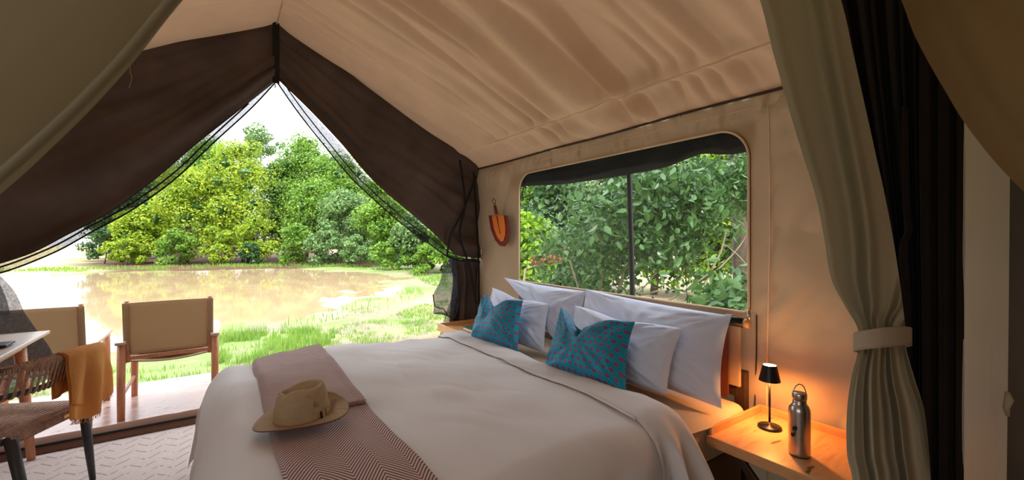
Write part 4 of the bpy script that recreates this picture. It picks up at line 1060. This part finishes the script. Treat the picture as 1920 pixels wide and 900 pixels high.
c1 = cushion(onX(880, 640, 1.56), onX(972, 661, 1.62), onX(981, 563, 1.76), onX(909, 549, 1.76), 'smaller-looking teal hexagon print cushion near the far bedside table', 11, .22, .40)
c2 = cushion(onX(1018, 692, 1.56), onX(1176, 746, 1.60), onX(1191, 603, 1.76), onX(1051, 575, 1.76), 'teal hexagon print cushion in front of the right white pillows, nearer to the lamp', 12, .24, .38)
for o in (c1, c2): o['category'] = 'cushion'

# ============================================================ BEDSIDE TABLES
def bedside(y0, y1, x0, x1, label, front_rim):
    zt = .50
    t = thing('bedside_table', ((x0+x1)/2, (y0+y1)/2, 0), label, 'table')
    MB().box(((x0+x1)/2, (y0+y1)/2, zt), (x1-x0-.02, y1-y0-.02, .02)).build('tray_board', M['oak'], t)
    h = .055
    for nm, cc, dd in (('tray_rim', (x1-.008, (y0+y1)/2, zt+.018), (.016, y1-y0, h)), ('tray_rim', ((x0+x1)/2, y1-.008, zt+.018), (x1-x0-.034, .016, h)), ('tray_rim', ((x0+x1)/2, y0+.008, zt+.018), (x1-x0-.034, .016, h)),
                       ('tray_front', (x0+.009, (y0+y1)/2, zt-.012), (.018, y1-y0, .046 if not front_rim else .075))):
        if nm == 'tray_front' and front_rim: cc = (cc[0], cc[1], zt+.008)
        MB().box(cc, dd).build(nm, M['oakside'], t, bevel=.003)
    for x in (x0+.07, x1-.07):
        MB().bar((x, y0+.06, 0), (x, y1-.06, zt-.012), .035, .02, (1, 0, 0)).build('leg', M['darkwood'], t, bevel=.003)
        MB().bar((x+.022, y1-.06, 0), (x+.022, y0+.06, zt-.012), .035, .02, (1, 0, 0)).build('leg', M['darkwood'], t, bevel=.003)
    for yy in (y0+.06, y1-.06): tubeobj('stretcher', [(x0+.07, yy, .03), (x1-.04, yy, .03)], .012, M['darkwood'], t, 8)
    return t
bedside(.50, 1.10, 1.82, 2.31, 'pine tray bedside table lit orange by the lamp, on dark crossed legs', False)
bedside(3.36, 4.00, 1.82, 2.31, 'far pine tray bedside table between the bed and the door flap', True)
def book():
    c = np.array([2.03, 3.62, .511]); t = thing('book', c, 'closed book lying on the far bedside table beside the teal cushion', 'book')
    MB().box(c+[0, 0, .016], (.13, .19, .026)).build('pages', M['paper'], t)
    MB().box(c+[-.002, 0, .0015], (.14, .20, .003)).box(c+[-.002, 0, .0305], (.14, .20, .003)).build('cover', M['bookcover'], t)
book()
# lamp
def lamp():
    b = onZ(1443, 802, .511); t = thing('table_lamp', b, 'slim black cordless lamp glowing on the near bedside table', 'lamp')
    MB().lathe([(.001, .0), (.048, 0), (.050, .003), (.050, .008), (.047, .011), (.010, .013), (.006, .020), (.001, .02)], b, 48).build('base', M['blackmetal'], t, smooth=True, bevel=0)
    stm = MB().lathe([(.0048, .012), (.0048, .235)], b, 16).build('stem', M['blackmetal'], t, smooth=True)
    MB().lathe([(.005, .0), (.007, .004), (.007, .010), (.0045, .014)], b+[0, 0, .012], 16).build('stem_collar', M['brass'], stm, smooth=True)
    MB().lathe([(.0455, .222), (.0290, .296), (.0275, .296), (.0440, .222), (.0455, .222)], b, 48, False).build('shade', M['blackmetal'], t, smooth=False)
    MB().lathe([(.001, .291), (.0272, .291), (.0272, .288), (.001, .288)], b, 32).build('top_diffuser', M['lampglow'], t)
    ld = bpy.data.lights.new('lamp_bulb', 'POINT'); ld.energy = 5; ld.color = (1, .36, .085); ld.shadow_soft_size = .018
    lo = bpy.data.objects.new('lamp_bulb', ld); COL.objects.link(lo); lo.parent = t; lo.location = (0, 0, .230)
lamp()
def bottle():
    b = onZ(1499, 852, .511); t = thing('water_bottle', b, 'brushed steel water bottle with wire carry loop beside the lamp', 'bottle')
    k = .94
    P = [(.001, 0), (.038, 0), (.041, .004), (.0415, .012), (.0415, .190), (.040, .204), (.034, .217), (.0275, .224), (.0265, .232), (.0265, .243)]
    bdy = MB().lathe([(r*k, z*k) for r, z in P], b, 56).build('body', M['metal'], t, smooth=True)
    cp_ = MB().lathe([(.0275*k, .244*k), (.0285*k, .246*k), (.0285*k, .268*k), (.027*k, .271*k), (.001, .271*k)], b, 56).build('cap', M['metal'], t, smooth=True)
    MB().lathe([(.001, 0), (.040*k, 0), (.041*k, .004), (.001, .004)], b-[0, 0, .0005], 40).build('foot_ring', M['blackmetal'], bdy)
    r = np.array([cs, -sn, 0]); pts = [b+[0, 0, .255*k]+r*(.029*k*math.cos(a))*1.02+np.array([0, 0, .050*max(math.sin(a), 0)]) for a in np.linspace(0, math.pi, 20)]
    tubeobj('carry_loop', pts, .0022, M['metal'], cp_, 8)
    f = -np.array([b[0], b[1], 0]); f /= np.linalg.norm(f); sd = np.array([f[1], -f[0], 0])*-1
    for nm, a0, z0, w_, h_ in (('printed_logo', -.55, .118, .012, .010), ('printed_logo', -.80, .092, .012, .008)):
        V = []; nn = 16
        for q in range(nn):
            th = 2*math.pi*q/nn; a = a0+w_/.04*math.cos(th); z = z0+h_*math.sin(th)
            d = f*math.cos(a)+(-r)*-math.sin(a); V.append(b+d*(.0393)+np.array([0, 0, z]))
        link(nm, V, [tuple(range(nn))], M['blackmetal'], bdy, False)
bottle()

# ============================================================ CAMP CHAIRS ON THE DECK
def campchair(x0, y0, W, label, first=None):
    ZD = -.015
    t = thing('camp_chair', (x0, y0, ZD), label, 'chair', 'camp chairs facing the pond')
    if first is not None:
        for ch in first.children:
            c = ch.copy(); COL.objects.link(c); c.parent = t
            for g2 in ch.children:
                d2 = g2.copy(); COL.objects.link(d2); d2.parent = c
        return t
    o = np.array([x0, y0, ZD]); D = .64
    for sx in (0, 1):
        x = sx*W
        MB().tube([o+[x, .0, 0], o+[x, .0, .3], o+[x, .01, .60]], [.024, .027, .027], 12).build('leg', M['redwood'], t, smooth=True)
        MB().tube([o+[x, D, 0], o+[x, D, .3], o+[x-.0, D-.02, .60]], [.023, .027, .027], 12).build('leg', M['redwood'], t, smooth=True)
        m = MB(); V, F, u, v = grid(lambda U, Wv: (x+(Wv-.5)*(.06+.022*np.sin(U*3.14))+0*U, -.05+U*(D+.10), .615+.0*U), 16, 3)
        top = V+o; bot = top-[0, 0, .02]; n = len(V)
        ring = list(range(0, n, 3)); ringr = list(range(2, n, 3))
        FF = [tuple(f) for f in F.tolist()]+[tuple(int(q)+n for q in f[::-1]) for f in F.tolist()]
        per = [q for q in range(0, 3)]+ringr[1:]+[n-2, n-3]+ring[::-1][1:-1]
        FF += [(per[k], per[(k+1) % len(per)], per[(k+1) % len(per)]+n, per[k]+n) for k in range(len(per))]
        link('armrest', np.r_[top, bot], FF, M['armwood'], t, False)
        xi = x+(.035 if sx == 0 else -.035)
        tubeobj('back_post', [o+[xi, .05, .44], o+[xi, .01, .70], o+[xi, -.02, .93]], .016, M['redwood'], t, 10)
        MB().bar(o+[x, 0, .43], o+[x, D, .43], .03, .04).build('side_rail', M['redwood'], t, bevel=.003)
        MB().bar(o+[x, 0, .18], o+[x, D, .18], .02, .025).build('stretcher', M['redwood'], t, bevel=.003)
    V, F, u, v = grid(lambda U, Wv: (.012+U*(W-.024), .024-.075*Wv+.03*np.sin(U*3.14), .50+.415*Wv-.006*np.sin(U*3.14)*(1-Wv)), 30, 14)
    bc = link('back_canvas', V+o, F, M['chaircanvas'], t); bc.modifiers.new('t', 'SOLIDIFY').thickness = .005
    for xx in (.055, W-.055): tubeobj('canvas_seam', [o+[xx, .024, .505], o+[xx, -.007, .7], o+[xx, -.045, .91]], .003, M['redwood'], bc, 5)
    MB().bar(o+[0, .045, .47], o+[W, .045, .47], .02, .03).build('back_rail', M['redwood'], t, bevel=.003)
    MB().bar(o+[0, D-.02, .43], o+[W, D-.02, .43], .02, .03).build('front_rail', M['redwood'], t, bevel=.003)
    V, F, u, v = grid(lambda U, Wv: (U*W, .04+Wv*(D-.07), .455-.035*np.sin(U*3.14)), 20, 10)
    b = link('seat_canvas', V+o, F, M['chaircanvas'], t); b.modifiers.new('t', 'SOLIDIFY').thickness = .005
    return t
ch1 = campchair(-.635, 4.46, .60, 'khaki canvas camp chair nearest to the bed foot, seen from behind')
ch2 = campchair(-1.42, 4.46, .60, 'khaki canvas camp chair partly hidden by the netting and towel', ch1)
# seat cushion on first chair
V, F, u, v = grid(lambda U, W: (-.335+.25*np.sign(np.cos(U*6.283))*np.abs(np.cos(U*6.283))**.5*np.sin(W*3.14)**.4, 4.80+.24*np.sign(np.sin(U*6.283))*np.abs(np.sin(U*6.283))**.5*np.sin(W*3.14)**.4, .475-.05*np.cos(W*3.14)), 33, 14)
link('chair_cushion', V, F, cloth('patterned_seat_cushion', C(120, 100, 70), 0, vary=.5), label='thin cushion on the seat of the camp chair nearest the bed', cat='cushion')

# ============================================================ TABLE AT LEFT AND WOVEN CHAIR
tb = thing('writing_table', (-1.21, 3.65, 0), 'pale wooden table reaching in at the left edge', 'table')
MB().box((-1.21, 3.65, .782), (.56, .86, .022)).build('table_top', M['tabletop'], tb, bevel=.006)
MB().box((-1.21, 3.65, .74), (.40, .66, .06)).build('apron', M['redwood'], tb, bevel=.003)
for sx, sy in ((1, 1), (1, -1), (-1, 1), (-1, -1)):
    a = np.array([-1.21+sx*.18, 3.65+sy*.31, .76]); e = np.array([-1.21+sx*.22, 3.65+sy*.36, 0])
    if sx == 1 and sy == 1: a = np.array([-1.03, 3.92, .76]); e = np.array([-.985, 3.95, 0.])
    tubeobj('leg', [a, (a+e)/2, e], [.030, .026, .020], M['redwood'], tb, 14)
MB().box(onZ(6, 648, .80)+[-.03, 0, .006], (.12, .13, .012)).build('phone', M['blackmetal'], bevel=.004, label='dark flat phone lying on the writing table', cat='phone')
wcb = np.array([-.95, 3.32, 0])
wc = thing('woven_chair', wcb, 'woven cord armchair with charcoal legs and towel over its back', 'chair')
fdir = np.array([-.90, .43, 0]); fdir /= np.linalg.norm(fdir); sdir = np.array([.43, .90, 0]); sdir /= np.linalg.norm(sdir)  # sdir toward far end
RC = np.array([-.73, 3.20, 0])        # rear edge centre
def wp_(f, s, z): return RC+fdir*f+sdir*s+np.array([0, 0, z])
HS = .235
# legs
for s, f0, f1, so in ((.98, .02, -.015, .02), (-.98, -.02, -.13, -.02)):
    a = wp_(f0, s*HS, .455); e = wp_(f1, s*HS+so, 0)
    tubeobj('rear_leg', [a, (a+e)/2, e], [.024, .021, .014], M['greymetal'], wc, 14)
    a = wp_(.44, s*HS, .455); e = wp_(.52, s*HS+so*.6, 0)
    tubeobj('front_leg', [a, (a+e)/2, e], [.024, .021, .014], M['greymetal'], wc, 14)
for pts, nm in (([wp_(0, -HS, .45), wp_(0, HS, .45)], 'seat_tube'), ([wp_(.46, -HS, .45), wp_(.46, HS, .45)], 'seat_tube'), ([wp_(0, -HS-.01, .45), wp_(.46, -HS-.01, .45)], 'seat_tube'), ([wp_(0, HS+.01, .45), wp_(.46, HS+.01, .45)], 'seat_tube')):
    tubeobj(nm, pts, .016, M['greymetal'], wc, 10)
# woven seat: cords in two directions
m = MB()
for k in range(44):
    s = -HS+.012+(2*HS-.024)*k/43
    m.tube([wp_(-.015, s, .44), wp_(-.018, s, .462), wp_(.0, s, .472), wp_(.12, s, .462), wp_(.23, s, .458+.003*(-1)**k), wp_(.34, s, .462), wp_(.47, s, .47)], .0046, 5)
m.build('seat_cords', M['rope'], wc, smooth=True, kind='stuff')
m = MB()
for k in range(40):
    f = .01+.44*k/39
    m.tube([wp_(f, -HS-.02, .445), wp_(f, -HS, .472), wp_(f, -.1, .467+.003*(-1)**k), wp_(f, .1, .467-.003*(-1)**k), wp_(f, HS, .472), wp_(f, HS+.02, .445)], .0046, 5)
m.build('seat_weft', M['rope'], wc, smooth=True, kind='stuff')
m = MB()
for k in range(60):
    s = -HS+.01+(2*HS-.02)*k/59
    m.tube([wp_(-.017, s, .475), wp_(-.022, s, .45), wp_(-.017, s, .425)], .0044, 5)
m.build('seat_edge_wrap', M['rope'], wc, smooth=True, kind='stuff')
tg = wp_(-.032, .06, .452); MB().bar(tg-sdir*.022, tg+sdir*.022, .004, .016).build('maker_tag', M['brass'], wc)
# curved back: two rails with cord wrapping
def back(z, e=0):
    q = []
    for s in np.linspace(-1, 1, 25):
        q.append(wp_(-.10+(.07 if s > 0 else .2)*abs(s)**3+e, s*(HS+.045), z-.03*abs(s)**2))
    return np.array(q)
tpR, btR = back(.80), back(.67, .03)
tubeobj('back_rail', tpR, .014, M['greymetal'], wc, 10); tubeobj('back_rail', btR, .013, M['greymetal'], wc, 10)
for s_ in (0, -1):
    tubeobj('back_upright', [wp_(.03, (HS+.01)*(1 if s_ == 0 else -1), .45), btR[-1 if s_ == 0 else 0], tpR[-1 if s_ == 0 else 0]], .014, M['greymetal'], wc, 10)
m = MB()
for k in range(62):
    t_ = k/61; a = interp(tpR, t_)+[0, 0, .0]; b_ = interp(btR, np.clip(t_+.012*(-1)**k, 0, 1))
    m.tube([a+[0, 0, .018]-fdir*.0, a-fdir*.018, (a+b_)/2-fdir*.016, b_-fdir*.016, b_-[0, 0, .017]], .0046, 5)
m.build('back_cords', M['rope'], wc, smooth=True, kind='stuff')
m = MB()
for k in range(110):
    a = interp(tpR, k/109); m.tube([a+[0, 0, .019]+fdir*.008, a-fdir*.019+[0, 0, .004], a-fdir*.012-[0, 0, .017]], .0044, 4)
m.build('back_wrap', M['rope'], wc, smooth=True, kind='stuff')
# towel draped over the far half of the back
def towel(U, W):
    P = interp(tpR, .36+.60*U); ln = .33+.05*np.sin(U*4)+.008*noise2(U*40, 0*U, 151)
    tot = ln+.27; d = W*tot-.25
    r = .034
    a = np.clip(d/r, -math.pi/2, math.pi/2)
    out_ = r*np.sin(a); dn = r*(1-np.cos(a))+np.maximum(np.abs(d)-r*math.pi/2, 0)
    sw = .018*np.sin(U*13+dn*4)*sstep(0, .2, dn)+.02*noise2(U*6, dn*5, 152)*sstep(0, .12, dn)
    sp = (U-.5)*.05*dn+0.03*noise2(dn*5, U*2, 155)*dn
    q = P-fdir*(out_+sw+np.where(d > 0, .012*dn, -.012*dn))[..., None]+sdir*sp[..., None]
    return q[..., 0], q[..., 1], q[..., 2]+.02-dn+.004*noise2(U*8, W*8, 153)
V, F, u, v = grid(towel, 60, 90)
tw = link('towel', V, F, M['towel'], label='ochre fringed linen towel hung over the woven chair back', cat='towel')
tw.modifiers.new('t', 'SOLIDIFY').thickness = .004
def towel2(U, W):
    x, y, z = towel(.0+.30*U, W*.86+.02); return x-fdir[0]*.014, y-fdir[1]*.014, z+.004
V, F, u, v = grid(towel2, 24, 70); link('folded_layer', V, F, M['towel'], tw)
m = MB()
for k in range(70):
    u_ = k/69; p = np.array([float(q) for q in towel(np.array(u_), np.array(1.0))])
    m.tube([p, p+[RNG.normal()*.004, RNG.normal()*.004, -.012], p+[RNG.normal()*.008, RNG.normal()*.006, -.022]], .0011, 4)
m.build('fringe', M['towel'], tw, kind='stuff')
